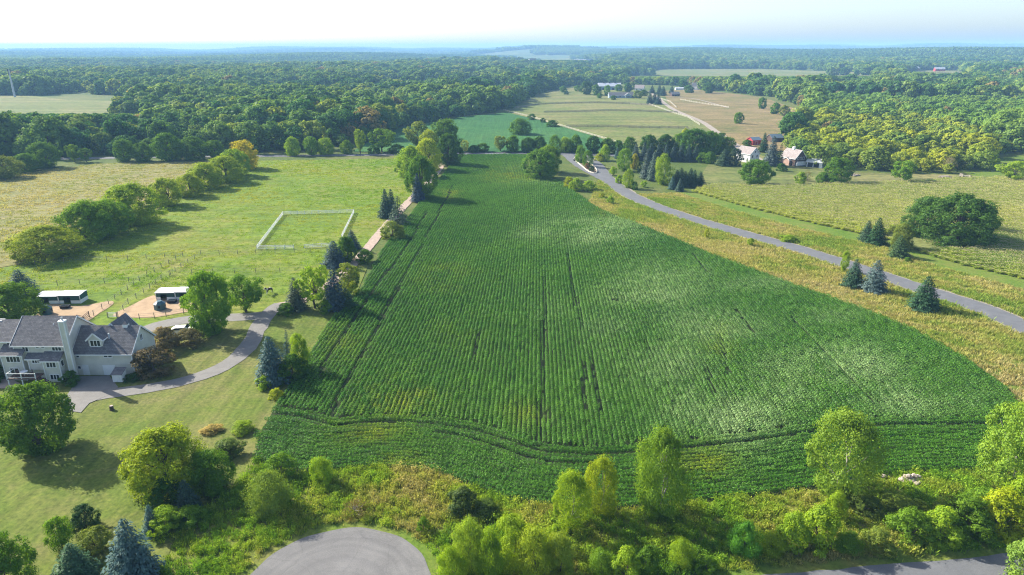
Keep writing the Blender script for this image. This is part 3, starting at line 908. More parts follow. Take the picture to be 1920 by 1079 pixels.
CULPX = [(645, 993)]
def grass_scatter(name, polys, dens, hs, palette, label, cat, protos, seed, avoid=(), scale=(0.7, 1.3), clump=8.0, skip=None):
    r = np.random.default_rng(seed)
    xs, ys = [], []
    for poly in polys:
        poly = np.asarray(poly)
        x0, y0 = poly.min(0); x1, y1 = poly.max(0)
        m = int((x1 - x0) * (y1 - y0) * dens)
        x, y = r.uniform(x0, x1, m), r.uniform(y0, y1, m)
        k = inside(x, y, poly)
        xs.append(x[k]); ys.append(y[k])
    X, Y = np.concatenate(xs), np.concatenate(ys)
    px, py, d = PX(X, Y, hgt(X, Y))
    k = (px > -90) & (px < 2010) & (py < 1150) & (d > 0)
    for ln, w in avoid:
        k &= dist_line(X, Y, ln) > w
    k &= np.hypot(X - CUL[0], Y - CUL[1]) > CUL_R + 1.0
    k &= ~inside(X, Y, soy_poly)
    if skip is not None:
        k &= skip(X, Y)
    X, Y = X[k], Y[k]
    n = len(X)
    f = 0.5 + 0.5 * vnoise(X, Y, seed + 1, clump) + 0.28 * vnoise(X, Y, seed + 2, clump / 4) + 0.12 * r.normal(size=n)
    pal = np.array(palette)
    fi = np.clip(f, 0, 0.999) * (len(pal) - 1)
    i0 = fi.astype(int); w = (fi - i0)[:, None]
    tint = pal[i0] * (1 - w) + pal[np.minimum(i0 + 1, len(pal) - 1)] * w
    tint = tint * r.uniform(0.8, 1.2, (n, 1))
    sc = r.uniform(*scale, n) * (1 + 0.25 * vnoise(X, Y, seed + 3, clump))
    sc = np.clip(sc, 0.25, 3)
    rot = np.stack([np.zeros(n), np.zeros(n), r.uniform(0, 6.28, n)], 1)
    scatter(name, np.stack([X, Y, hgt(X, Y) + 0.06], 1), rot, np.stack([sc * 1.15, sc * 1.15, sc], 1), tint, r.integers(0, len(protos), n), protos, label, cat)
    print(name, n)

VERGE_PAL = [(0.080, 0.160, 0.024), (0.120, 0.205, 0.028), (0.150, 0.220, 0.036), (0.185, 0.225, 0.048), (0.220, 0.225, 0.090), (0.225, 0.205, 0.130)]
grass_scatter('tall_grass', [bottom], 3.2, 1, VERGE_PAL, 'tall weedy grass and goldenrod round the turning circle', 'tall grass',
              [tuft('tuft_%d' % i, 400 + i, 30, 0.5, (0.3, 0.9), 0.035, leafy=i % 2 == 0) for i in range(5)], 51, [(low_road, 4.6)], clump=6.0, scale=(0.5, 1.15))
ROAD_PAL = [(0.130, 0.185, 0.050), (0.190, 0.215, 0.080), (0.235, 0.225, 0.115), (0.260, 0.235, 0.150), (0.275, 0.240, 0.190)]
grass_scatter('roadside_grass', [rv, rv2], 1.7, 1, ROAD_PAL, 'yellow dry grass growing on both sides of the curving road', 'dry grass',
              [tuft('verge_tuft_%d' % i, 430 + i, 26, 0.6, (0.25, 0.7), 0.05) for i in range(4)], 61, [(road_c, 4.1), (isl_l, 3.6), (isl_r, 3.2)], clump=9.0)
PAST_PAL = [(0.105, 0.180, 0.020), (0.140, 0.202, 0.024), (0.165, 0.212, 0.030), (0.195, 0.210, 0.045)]

past_poly = world_poly([(-80, 520), (60, 492), (250, 420), (440, 312), (480, 302), (745, 298), (800, 300), (765, 372), (700, 435), (655, 492), (540, 560), (430, 585), (350, 535), (300, 545), (180, 555), (60, 545)], False)
grass_scatter('pasture_grass', [past_poly], 0.40, 1, PAST_PAL, 'short yellow green pasture grass round the white paddock', 'grass', [tuft('pasture_tuft_%d' % i, 460 + i, 22, 0.7, (0.10, 0.30), 0.05) for i in range(3)], 71, clump=12.0)
mead_poly = world_poly([(-120, 520), (55, 488), (240, 420), (430, 312), (470, 303), (330, 304), (180, 308), (60, 324), (-120, 350)], False)
grass_scatter('meadow_grass', [mead_poly], 0.3, 1, [(0.155, 0.180, 0.085), (0.190, 0.195, 0.110), (0.215, 0.205, 0.130), (0.235, 0.210, 0.150)], 'tan dry grass of the meadow beyond the pasture hedgerow', 'dry grass', [tuft('meadow_tuft_%d' % i, 470 + i, 22, 0.8, (0.15, 0.4), 0.06) for i in range(3)], 81, clump=14.0)
# ---------------------------------------------------------------- tree kinds (unit height, unit crown width)
def unit_sphere(r, n):
    v = r.normal(size=(n, 3))
    return v / np.linalg.norm(v, axis=1, keepdims=True)

def crown_leaves(seed, prof, zb, nlobes, lobe_r, leaves, leaf, asp=0.62, up=0.35, narrow=None, inner=0.18, clump_r=0.22, top_bias=1.0, nn=0.36, vn=0.14, cpl=13):
    r = np.random.default_rng(seed)
    t = (np.arange(nlobes) + r.uniform(0.1, 0.9, nlobes)) / nlobes
    t = t ** top_bias
    ang = np.arange(nlobes) * 2.39996 + r.normal(0, 0.35, nlobes)
    R = np.array([prof(a) for a in t])
    lr = lobe_r * r.uniform(0.6, 1.5, nlobes)
    rad = np.maximum(R - lr * 0.75, 0) * r.uniform(0.62, 1.18, nlobes)
    LC = np.stack([rad * np.cos(ang), rad * np.sin(ang), zb + (1 - zb) * t], 1)
    LC[:, 2] = np.minimum(LC[:, 2], 1 - lr * 0.55)
    LC[:, 2] = np.maximum(LC[:, 2], zb + lr * 0.3)
    ncl = nlobes * cpl
    li = r.integers(0, nlobes, ncl)
    d = unit_sphere(r, ncl)
    out = LC[li] - np.array([0, 0, zb + (1 - zb) * 0.45]); out /= np.maximum(np.linalg.norm(out, axis=1, keepdims=True), 1e-6)
    flip = (d * out).sum(1) < -0.35
    d[flip] *= -1
    CC = LC[li] + d * (lr[li] * r.uniform(0.7, 1.02, ncl))[:, None]
    cv = r.normal(0.0, 0.16, ncl)
    ci = r.integers(0, ncl, leaves)
    cr = lr[li][ci] * clump_r * 1.45
    off = r.normal(size=(leaves, 3))
    off /= np.maximum(np.linalg.norm(off, axis=1, keepdims=True), 1e-6)
    off *= np.cbrt(r.uniform(0.1, 1.6, leaves))[:, None]
    off[:, 2] *= 0.75
    C = CC[ci] + off * cr[:, None] * 1.15
    N = (C - LC[li][ci]); N /= np.maximum(np.linalg.norm(N, axis=1, keepdims=True), 1e-6)
    N = 0.62 * N + 0.75 * off + nn * r.normal(size=(leaves, 3)) + np.array([0, 0, up])
    ninn = int(leaves * inner)
    sel = r.integers(0, leaves, ninn)
    C[sel] = C[sel] * np.array([0.55, 0.55, 1]) + np.array([0, 0, -0.03])
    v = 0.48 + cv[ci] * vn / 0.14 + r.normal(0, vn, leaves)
    s = leaf * r.uniform(0.7, 1.3, leaves)
    tw = None
    if narrow is not None:
        tw = np.stack([C[:, 0] * 1.2, C[:, 1] * 1.2, np.full(leaves, narrow)], 1)
    # fit the crown to unit width and height
    C[:, :2] *= 0.445 / np.percentile(np.abs(C[:, :2]), 98.2)
    C[:, 2] *= 0.965 / np.percentile(C[:, 2], 99.6)
    C[:, 2] = np.maximum(C[:, 2], 0.015)
    V, q = rhombs(C, N, s, asp, seed + 3, tw)
    return V, q, np.clip(v, 0, 1), LC

def trunk_geo(seed, LC, zb, r0=0.03, limbs=6, lean=0.02):
    r = np.random.default_rng(seed)
    mb = MB()
    top = 0.72
    pts = [(r.normal(0, lean) * k, r.normal(0, lean) * k, top * k / 4) for k in range(5)]
    pts[0] = (0, 0, -0.02)
    mb.tube(pts, [r0 * 1.35, r0, r0 * 0.8, r0 * 0.55, r0 * 0.25], 7)
    for i in r.permutation(len(LC))[:limbs]:
        c = LC[i]
        k = min(3, max(1, int(c[2] * 0.55 / top * 4)))
        a = Vector(pts[k]); b = Vector(c)
        m = a.lerp(b, 0.5) + Vector((0, 0, -0.02))
        mb.tube([a, m, b], [r0 * 0.5, r0 * 0.33, r0 * 0.12], 5)
    return mb

def make_kind(name, seed, prof, zb, nlobes, lobe_r, leaves, leaf, mat='leaf', bark='bark', r0=0.03, limbs=6, **kw):
    V, q, v, LC = crown_leaves(seed, prof, zb, nlobes, lobe_r, leaves, leaf, **kw)
    cm = np_mesh(name + '_crown', V, q, v_attr=v); cm.materials.append(M[mat])
    tm = trunk_geo(seed + 9, LC, zb, r0, limbs).mesh(name + '_trunk'); tm.materials.append(M[bark])
    return cm, tm

def ell(p=0.5, k=0.5, e=2.0):
    """crown radius along its height: widest at k, exponent e"""
    def f(t):
        u = (t - k) / (k if t < k else (1 - k))
        return p * max(0.0, 1 - abs(u) ** e) ** 0.5
    return f

def spruce_geo(seed, levels=32, per=15, sprays=5, size=0.080, power=0.66, base=0.02, droop=0.25):
    r = np.random.default_rng(seed)
    C, N, TW, S, VV = [], [], [], [], []
    for k in range(levels):
        z = base + (0.985 - base) * (k + r.uniform(0.2, 0.8)) / levels
        rad = 0.5 * (1 - z) ** power + 0.012
        nb = max(4, int(per * (0.35 + 0.65 * (1 - z))))
        a0 = r.uniform(0, 6.28)
        for b in range(nb):
            a = a0 + 6.283 * b / nb + r.normal(0, 0.16)
            L = rad * r.uniform(0.72, 1.12)
            d = np.array([math.cos(a), math.sin(a), 0.0])
            side = np.array([-d[1], d[0], 0])
            ns = max(2, int(sprays * (0.35 + L / 0.5)))
            for s in range(ns):
                f = 0.22 + 0.78 * (s + r.uniform(0.2, 0.8)) / ns
                zz = z - droop * L * f ** 1.4 * 0.35 + 0.10 * L * f
                for w in (-1, 0, 1):
                    if w == 0 and r.random() < 0.3: continue
                    c = d * (L * f) + side * (w * 0.33 * L * (1.15 - f) + r.normal(0, 0.008)) + np.array([0, 0, zz + r.normal(0, 0.006)])
                    C.append(c)
                    N.append(np.array([0, 0, 1.0]) + d * r.uniform(0.15, 0.75) + 0.28 * r.normal(size=3))
                    TW.append(d + side * w * 0.7 - np.array([0, 0, 0.3])); S.append(size * r.uniform(0.75, 1.25) * (0.55 + 0.6 * (1 - z)))
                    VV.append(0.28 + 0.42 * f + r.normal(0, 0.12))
    C = np.array(C); V, q = rhombs(C, np.array(N), np.array(S), 0.5, seed, np.array(TW))
    V[:, 2] = np.maximum(V[:, 2], 0.005)
    return V, q, np.clip(np.array(VV), 0, 1)

def make_spruce(name, seed, mat='needle', **kw):
    V, q, v = spruce_geo(seed, **kw)
    cm = np_mesh(name + '_crown', V, q, v_attr=v); cm.materials.append(M[mat])
    tm = MB().tube([(0, 0, -0.02), (0, 0, 0.3), (0, 0, 0.94)], [0.035, 0.025, 0.004], 6).mesh(name + '_trunk'); tm.materials.append(M['bark'])
    return cm, tm

K = {}
for i in range(3):
    K['round%d' % i] = make_kind('round%d' % i, 1000 + i, ell(0.5, 0.42, 2.2), 0.08, 42, 0.15, 30000, 0.028, limbs=8, cpl=17, inner=0.25)
for i in range(3):
    K['mound%d' % i] = make_kind('mound%d' % i, 1010 + i, ell(0.5, 0.30, 2.6), 0.03, 42, 0.16, 30000, 0.028, limbs=8, cpl=16, inner=0.25)
for i in range(3):
    K['poplar%d' % i] = make_kind('poplar%d' % i, 1020 + i, ell(0.5, 0.40, 1.7), 0.06, 44, 0.13, 20000, 0.026, bark='bark_pale', r0=0.016, limbs=7, up=0.2, clump_r=0.30, inner=0.1)
for i in range(2):
    K['open%d' % i] = make_kind('open%d' % i, 1030 + i, ell(0.5, 0.55, 2.0), 0.30, 15, 0.15, 10500, 0.034, r0=0.025, limbs=10)
for i in range(3):
    K['shrub%d' % i] = make_kind('shrub%d' % i, 1040 + i, ell(0.5, 0.25, 2.4), 0.0, 18, 0.20, 11000, 0.042, r0=0.02, limbs=6)
for i in range(3):
    K['willow%d' % i] = make_kind('willow%d' % i, 1050 + i, ell(0.5, 0.42, 2.0), 0.0, 20, 0.17, 17000, 0.048, asp=0.26, narrow=0.8, up=0.15, clump_r=0.34, r0=0.015, limbs=8)
for i in range(2):
    K['sapling%d' % i] = make_kind('sapling%d' % i, 1060 + i, ell(0.5, 0.45, 2.0), 0.22, 15, 0.17, 7000, 0.046, r0=0.016, limbs=8, clump_r=0.3)
K['cedar'] = make_kind('cedar', 1070, ell(0.5, 0.30, 2.6), 0.0, 40, 0.13, 15000, 0.036, mat='needle', asp=0.45, clump_r=0.25)
for i in range(3):
    K['spruce%d' % i] = make_spruce('spruce%d' % i, 1080 + i)
K['spruce_thin'] = make_spruce('spruce_thin', 1090, levels=26, per=9, sprays=3, size=0.085, power=0.75)
K['bare'] = make_kind('bare', 1095, ell(0.5, 0.45, 2.0), 0.10, 22, 0.15, 2600, 0.03, bark='bark_pale', r0=0.02, limbs=20, clump_r=0.35)

GREEN, DARK, MID, LIME, YEL, GOLD = (0.066, 0.132, 0.016), (0.038, 0.090, 0.016), (0.090, 0.162, 0.018), (0.150, 0.225, 0.020), (0.205, 0.240, 0.014), (0.320, 0.280, 0.012)
OLIVE, BLUE, SPRUCE, GREY, PURP, WILLOW = (0.115, 0.150, 0.035), (0.062, 0.115, 0.118), (0.028, 0.070, 0.028), (0.068, 0.098, 0.068), (0.125, 0.100, 0.078), (0.170, 0.235, 0.040)

def plant_at(name, label, cat, loc, wm, hm, kind, col, group=None, rz=None, jitter=0.06):
    cm, tm = K[kind]
    e = empty(name, loc, random.uniform(0, 6.28) if rz is None else rz, (wm * random.uniform(0.93, 1.07), wm * random.uniform(0.93, 1.07), hm))
    e.rotation_euler[0] = random.gauss(0, 0.02); e.rotation_euler[1] = random.gauss(0, 0.02)
    t = link('trunk', tm, None, e)
    c = link('crown', cm, None, e)
    k = 1 + random.uniform(-jitter, jitter)
    c.color = (col[0] * k, col[1] * k * (1 + random.uniform(-0.04, 0.04)), col[2] * k, 1)
    tag(e, label, cat, group)
    return e

def tree(name, label, cat, px, py, top, w, kind, col, group=None):
    p = P(px, py)
    d = depth_at(p)
    wm = w * d / F_PX
    p = P(px, py) + Vector((p.x, p.y, 0)).normalized() * (wm * 0.22)
    p.z = float(hgt(p.x, p.y))
    wm *= 1.22 if kind.startswith('spruce') else 1.16 if kind[:5] in ('willo', 'shrub') else 1.10 if kind[:5] == 'popla' else 1.12 if kind.startswith('open') else 1.22 if name == 'hedgerow_tree' else 1.0
    hm = max(0.5, z_at(top, p.y + wm * 0.1) - p.z)
    return plant_at(name, label, cat, p, wm, hm, kind, col, group)

T = [
 # lower lawn and garden
 ('maple_tree', 'large round dark green maple standing alone on the lawn in front of the house', 'tree', 80, 858, 714, 138, 'round0', GREEN),
 ('maple_tree', 'leafy green tree at the foot of the lawn below a small sapling', 'tree', 14, 1135, 1003, 128, 'round1', GREEN),
 ('young_tree', 'small sapling with a thin bare stem on the lawn beside a round dark cedar bush', 'tree', 119, 1034, 966, 52, 'sapling0', MID),
 ('cedar_bush', 'round dark green cedar bush alone on the lawn', 'bush', 163, 996, 945, 56, 'cedar', (0.030, 0.072, 0.020)),
 ('spruce_tree', 'small bright green spruce between the blue spruce and a lawn sapling', 'spruce', 146, 1092, 1014, 70, 'spruce0', (0.055, 0.120, 0.060)),
 ('blue_spruce', 'large broad blue spruce at the lawn edge near the turning circle', 'spruce', 254, 1092, 968, 86, 'spruce1', BLUE),
 ('blue_spruce', 'narrow pale blue spruce between the big blue spruce and the yellow topped tree', 'spruce', 287, 1004, 944, 32, 'spruce2', BLUE),
 ('garden_shrub', 'pale yellow green shrub with loose twigs behind the broad blue spruce', 'shrub', 183, 1042, 990, 62, 'sapling1', OLIVE),
 ('garden_shrub', 'yellow green leafy shrub beside the narrow blue spruce', 'shrub', 313, 1004, 950, 58, 'shrub0', LIME),
 ('garden_shrub', 'rounded green shrub at the foot of the yellow topped tree', 'shrub', 357, 990, 948, 58, 'shrub1', MID),
 ('boxelder_tree', 'large dome shaped tree with a glowing yellow green top by the lawn edge', 'tree', 322, 936, 796, 150, 'mound0', (0.168, 0.218, 0.016)),
 ('boxelder_tree', 'darker green tree growing against the flank of the yellow topped tree', 'tree', 398, 930, 838, 92, 'mound1', GREEN),
 ('garden_shrub', 'dark green shrub growing under the yellow topped tree', 'shrub', 314, 958, 895, 60, 'shrub2', DARK),
 ('blue_spruce', 'small dark blue spruce half hidden under the yellow topped tree', 'spruce', 354, 964, 895, 42, 'spruce2', (0.036, 0.070, 0.055)),
 ('willow_bush', 'smooth egg shaped willow bush beside the bare soil at the field corner', 'bush', 506, 968, 880, 76, 'willow0', (0.120, 0.175, 0.045)),
 ('young_tree', 'small green tree behind the egg shaped willow bush', 'tree', 530, 900, 849, 50, 'shrub0', MID),
 ('young_tree', 'small upright lime green tree on the weedy bank above the turning circle', 'tree', 606, 914, 856, 42, 'willow1', LIME),
 ('weed_bush', 'grey green weedy bush along the bean field corner behind the yellow topped tree', 'bush', 430, 860, 822, 62, 'shrub1', (0.085, 0.130, 0.045)),
 ('weed_bush', 'lime green weedy bush on the lawn edge beside the bean rows', 'bush', 456, 815, 790, 42, 'shrub2', LIME),
 ('weed_bush', 'pale dry bush on the lawn edge behind the yellow topped tree', 'bush', 398, 815, 797, 34, 'shrub0', (0.30, 0.24, 0.13)),
 # round the house
 ('maple_tree', 'dark green round tree behind the house beside the horse shelter', 'tree', 26, 612, 530, 102, 'round2', GREEN),
 ('blue_spruce', 'blue spruce standing behind the dark round tree near the horse shelter', 'spruce', 46, 562, 503, 58, 'spruce1', (0.060, 0.100, 0.110)),
 ('maple_tree', 'tall dense green maple inside the bend of the driveway', 'tree', 398, 634, 505, 96, 'round0', MID),
 ('maple_tree', 'green tree with a visible forked trunk beside the driveway top', 'tree', 463, 592, 512, 76, 'open0', GREEN),
 ('purple_shrub', 'brownish purple shrub beside the back parking area', 'shrub', 308, 660, 612, 62, 'shrub1', PURP),
 ('purple_shrub', 'brownish shrub between the parked van and the tall maple', 'shrub', 360, 650, 614, 50, 'shrub2', (0.11, 0.10, 0.065)),
 ('purple_shrub', 'large dark purple brown shrub against the garage gable wall', 'shrub', 291, 708, 650, 66, 'shrub0', (0.095, 0.072, 0.060)),
 ('foundation_shrub', 'dark green shrub in the corner between chimney and garage', 'shrub', 135, 724, 694, 36, 'shrub1', DARK),
 ('foundation_shrub', 'low dark green shrub beside the small grey utility shed', 'shrub', 252, 716, 699, 36, 'cedar', DARK),
 ('foundation_shrub', 'dark green shrub at the end of the stone terrace', 'shrub', -8, 716, 672, 40, 'shrub2', DARK),
 # clump where driveway meets field
 ('blue_spruce', 'tall blue spruce with layered boughs between driveway bend and bean rows', 'spruce', 515, 722, 626, 62, 'spruce0', BLUE),
 ('blue_spruce', 'slim dark spruce top rising between the tall blue spruce and a yellow shrub', 'spruce', 541, 690, 618, 22, 'spruce_thin', (0.05, 0.085, 0.09)),
 ('field_edge_shrub', 'upright yellow green shrub beside the tall blue spruce at the bean rows', 'shrub', 563, 700, 624, 40, 'willow2', LIME),
 ('field_edge_shrub', 'dark green round shrub in front of the tall blue spruce', 'shrub', 549, 718, 664, 52, 'shrub0', DARK),
 ('field_edge_shrub', 'low lime green bush on the grass below the tall blue spruce', 'shrub', 498, 730, 702, 32, 'shrub1', LIME),
 ('field_edge_shrub', 'low yellow green bush at the corner of bean rows and lawn', 'shrub', 520, 750, 728, 24, 'shrub2', YEL),
 # clump along the lane
 ('spruce_tree', 'grey green spruce at the top end of the driveway', 'spruce', 557, 584, 518, 42, 'spruce1', GREY),
 ('ash_tree', 'yellow green broadleaf tree between two spruces at the driveway top', 'tree', 592, 584, 497, 60, 'open1', LIME),
 ('blue_spruce', 'dark blue spruce leaning over the bean rows by the driveway top', 'spruce', 629, 584, 497, 46, 'spruce2', (0.045, 0.080, 0.095)),
 ('ash_tree', 'olive yellow broadleaf tree behind the dark blue spruce beside the lane', 'tree', 655, 556, 490, 46, 'open0', OLIVE),
 ('field_edge_shrub', 'small yellow shrub at the bean rows below the olive tree', 'shrub', 663, 556, 528, 22, 'shrub0', YEL),
 ('field_edge_shrub', 'green bush at the foot of the driveway top spruces', 'shrub', 612, 588, 560, 32, 'shrub1', MID),
 ('spruce_tree', 'short dark spruce at the bean field edge below the dark blue spruce', 'spruce', 652, 582, 538, 38, 'spruce0', SPRUCE),
 ('field_edge_shrub', 'low green bush at the turn of the driveway', 'shrub', 538, 592, 567, 30, 'shrub2', GREEN),
 ('blue_spruce', 'blue spruce beside the open corner of the white paddock fence', 'spruce', 628, 502, 450, 42, 'spruce1', (0.050, 0.085, 0.100)),
 ('ash_tree', 'dark green round tree between two spruces at the white paddock fence', 'tree', 651, 494, 442, 38, 'round1', DARK),
 ('spruce_tree', 'dark spruce tip behind the round tree at the white paddock fence', 'spruce', 661, 470, 430, 30, 'spruce2', (0.042, 0.075, 0.085)),
 ('young_tree', 'small reddish green tree on the grass between lane and bean rows', 'tree', 684, 494, 467, 32, 'shrub0', GREEN),
 ('field_edge_shrub', 'olive spreading shrub beside the gravel lane at the conifer clump', 'shrub', 735, 450, 414, 46, 'shrub1', OLIVE),
 ('pine_tree', 'ragged grey green conifer beside the gravel lane', 'conifer', 747, 424, 366, 44, 'spruce_thin', GREY),
 ('spruce_tree', 'dark spruce at the edge of the pasture beside the ragged conifer', 'spruce', 724, 410, 353, 28, 'spruce0', (0.040, 0.078, 0.060)),
 ('spruce_tree', 'second dark spruce tip crowding the ragged conifer by the lane', 'spruce', 735, 404, 354, 24, 'spruce1', (0.045, 0.082, 0.060)),
 # big trees at the head of the lane
 ('maple_tree', 'large green round tree over the lane with a blue spruce at its foot', 'tree', 790, 376, 290, 66, 'round0', GREEN),
 ('blue_spruce', 'dark blue spruce at the foot of the large round tree by the lane', 'spruce', 784, 380, 324, 26, 'spruce1', (0.045, 0.080, 0.110)),
 ('boxelder_tree', 'wide yellow green tree at the head of the gravel lane', 'tree', 768, 334, 272, 60, 'mound0', LIME),
 ('boxelder_tree', 'yellow topped tree between the wide tree and the dark tree by the road', 'tree', 804, 322, 258, 52, 'mound2', YEL),
 ('oak_tree', 'tall dark green tree beside the back road at the head of the lane', 'tree', 842, 312, 249, 46, 'round2', DARK),
 ('roadside_tree', 'olive tree across the road behind the head of the lane', 'tree', 783, 284, 226, 46, 'open0', OLIVE),
 ('roadside_tree', 'broad dark green tree across the road behind the tall dark tree', 'tree', 836, 283, 222, 60, 'round1', GREEN),
 ('roadside_tree', 'small yellow green tree squeezed between the trees across the road', 'tree', 806, 288, 242, 40, 'mound1', YEL),
 ('roadside_tree', 'broken crowned tree with twin tops standing across the road from the pasture', 'tree', 716, 288, 240, 50, 'open1', MID),
 ('roadside_tree', 'slim yellow green tree with a bare pale stem across the road', 'tree', 676, 290, 241, 24, 'open0', LIME),
 ('roadside_tree', 'tiny pale crowned tree on a pole straight trunk beside the back road', 'tree', 872, 290, 262, 14, 'open1', (0.20, 0.23, 0.08)),
 ('field_tree', 'large round dark green tree standing in a bite of the bean field', 'tree', 1012, 338, 279, 70, 'mound0', GREEN),
 ('field_tree', 'taller green tree behind the round tree at the bean field top', 'tree', 1030, 325, 271, 46, 'round1', MID),
 ('field_tree', 'small round tree clump alone in the second bean field', 'tree', 975, 254, 221, 42, 'mound1', GREEN),
 ('hedge_shrub', 'olive shrub at the pasture corner beside the second bean field', 'shrub', 997, 226, 213, 15, 'shrub0', GREEN),
 ('hedge_shrub', 'low dark shrub in the middle of the pasture corner hedge', 'shrub', 1018, 231, 221, 12, 'shrub1', DARK),
 ('hedge_shrub', 'oval dark shrub at the end of the pasture corner hedge', 'shrub', 1035, 239, 225, 22, 'shrub2', DARK),
 # fork in the road
 ('island_tree', 'slim green tree behind the other on the planted island', 'tree', 1088, 307, 272, 17, 'willow0', MID),
 ('island_tree', 'fuller green tree in the middle of the planted island', 'tree', 1101, 314, 281, 20, 'poplar1', GREEN),
 ('island_shrub', 'round dark clipped shrub at the tip of the planted island', 'shrub', 1109, 323, 310, 13, 'cedar', DARK),
 ('island_shrub', 'reddish brown shrub beside the dark clipped shrub on the island', 'shrub', 1101, 318, 306, 10, 'shrub0', (0.13, 0.085, 0.06)),
 ('island_shrub', 'low grey shrub at the far tip of the planted island', 'shrub', 1080, 303, 294, 10, 'shrub1', (0.05, 0.06, 0.05)),
 ('verge_shrub', 'yellow green bush at the bean field corner beside the round field tree', 'bush', 1066, 354, 331, 20, 'shrub0', YEL),
 ('verge_shrub', 'larger lime green bush between the bean rows and the road fork', 'bush', 1080, 359, 333, 26, 'shrub1', LIME),
 ('verge_shrub', 'lime green bush beside the road opposite the island tip', 'bush', 1104, 358, 338, 24, 'shrub2', LIME),
 ('verge_shrub', 'small lime bush on the strip between road and beans below the fork', 'bush', 1128, 372, 361, 12, 'shrub0', YEL),
 ('verge_shrub', 'small round lime bush farther down the strip between road and beans', 'bush', 1144, 383, 367, 15, 'shrub1', LIME),
 ('young_tree', 'slim lime tree at the verge beside the fork', 'tree', 1134, 302, 270, 18, 'willow1', LIME),
 ('verge_shrub', 'yellow bush at the foot of the slim lime tree by the fork', 'bush', 1124, 303, 288, 16, 'shrub2', YEL),
 ('blue_spruce', 'pale blue spruce behind the young grove by the fork', 'spruce', 1157, 298, 276, 12, 'spruce0', BLUE),
 ('aspen_tree', 'tall slender green aspen in the young grove across the road', 'tree', 1172, 322, 277, 27, 'poplar0', MID),
 ('aspen_tree', 'lower slender lime aspen in the young grove across the road', 'tree', 1178, 354, 316, 20, 'poplar1', LIME),
 ('grove_tree', 'orange yellow young tree behind the slender aspens', 'tree', 1189, 318, 288, 19, 'round1', (0.20, 0.19, 0.02)),
 ('blue_spruce', 'first of the two close pale blue spruces in the young grove', 'spruce', 1212, 336, 279, 24, 'spruce1', (0.075, 0.11, 0.10)),
 ('blue_spruce', 'second pale blue spruce standing in front of its twin in the young grove', 'spruce', 1224, 340, 284, 24, 'spruce2', (0.075, 0.115, 0.10)),
 ('grove_tree', 'column shaped bright lime tree beside the pale blue spruces', 'tree', 1243, 348, 287, 36, 'poplar2', (0.15, 0.22, 0.02)),
 ('grove_shrub', 'round green bush on the grass in front of the young grove', 'bush', 1190, 356, 340, 12, 'shrub0', GREEN),
 ('grove_shrub', 'dark green bush behind the slender aspens', 'bush', 1200, 324, 303, 14, 'cedar', DARK),
 ('grove_shrub', 'low olive bush on the grass behind the lower aspen', 'bush', 1160, 345, 328, 14, 'shrub1', LIME),
 ('grove_shrub', 'loose pale bush at the road side of the young grove', 'bush', 1150, 330, 312, 16, 'sapling0', LIME),
 ('grove_shrub', 'small pale green bush between young grove and spruce block', 'bush', 1207, 352, 339, 14, 'sapling1', LIME),
 ('blue_spruce', 'small blue spruce at the grass corner of the dark spruce block', 'spruce', 1260, 356, 330, 15, 'spruce0', BLUE),
 ('blue_spruce', 'small spruce at the corn edge of the dark spruce block', 'spruce', 1274, 360, 334, 15, 'spruce1', (0.05, 0.09, 0.075)),
 # farm across the road
 ('farm_tree', 'round dark green tree in front of the white farmhouse', 'tree', 1416, 349, 298, 64, 'round0', GREEN),
 ('farm_tree', 'round green tree in front of the open white shed', 'tree', 1566, 348, 294, 58, 'round2', GREEN),
 ('farm_tree', 'low green companion of the round tree by the open shed', 'tree', 1541, 346, 322, 24, 'mound1', GREEN),
 ('farm_shrub', 'yellow green shrub at the corn edge below the red house', 'shrub', 1500, 345, 322, 22, 'shrub1', LIME),
 ('farm_shrub', 'grey brown twiggy shrub beside the yellow green shrub below the red house', 'shrub', 1513, 341, 320, 20, 'bare', (0.12, 0.11, 0.07)),
 ('farm_shrub', 'dark green shrub in front of the red house corner', 'shrub', 1466, 322, 306, 17, 'shrub2', DARK),
 ('blue_spruce', 'tall blue grey spruce between the white farmhouse and the red house', 'spruce', 1445, 312, 254, 30, 'spruce1', (0.075, 0.105, 0.115)),
 ('spruce_tree', 'dark spruce behind the tall blue grey spruce by the red shed', 'spruce', 1431, 286, 248, 18, 'spruce0', SPRUCE),
 ('spruce_tree', 'slim dark spruce leaning against the tall blue grey spruce', 'spruce', 1459, 312, 268, 20, 'spruce_thin', SPRUCE),
 ('farm_tree', 'dark green tree beside the red shed near the track', 'tree', 1401, 276, 262, 18, 'round1', DARK),
 ('farm_tree', 'dark conifer pair nearest the side wall of the white farmhouse', 'conifer', 1377, 312, 277, 28, 'cedar', (0.035, 0.065, 0.04)),
 ('farm_tree', 'grey green conifer beside the dark pair by the white farmhouse', 'conifer', 1357, 312, 278, 28, 'spruce2', (0.05, 0.085, 0.05)),
 ('farm_tree', 'light green bushy tree on the grass before the spruce windbreak', 'tree', 1316, 306, 286, 22, 'mound1', MID),
 ('farm_tree', 'second light green bushy tree before the spruce windbreak', 'tree', 1331, 308, 284, 24, 'mound0', GREEN),
 ('farm_tree', 'green tree behind the conifers beside the farm track', 'tree', 1362, 290, 256, 30, 'round2', GREEN),
 ('farm_tree', 'leafy tree hiding the curve of the farm track', 'tree', 1348, 275, 248, 26, 'open0', DARK),
 ('field_tree', 'small round green tree alone on the brown slope', 'tree', 1384, 233, 210, 19, 'round1', MID),
 ('field_tree', 'round tree at the back edge of the corn before the yellow wood', 'tree', 1692, 346, 300, 44, 'open1', MID),
 ('field_tree', 'light green spreading tree at the back edge of the corn by the grass field', 'tree', 1897, 344, 300, 54, 'open0', LIME),
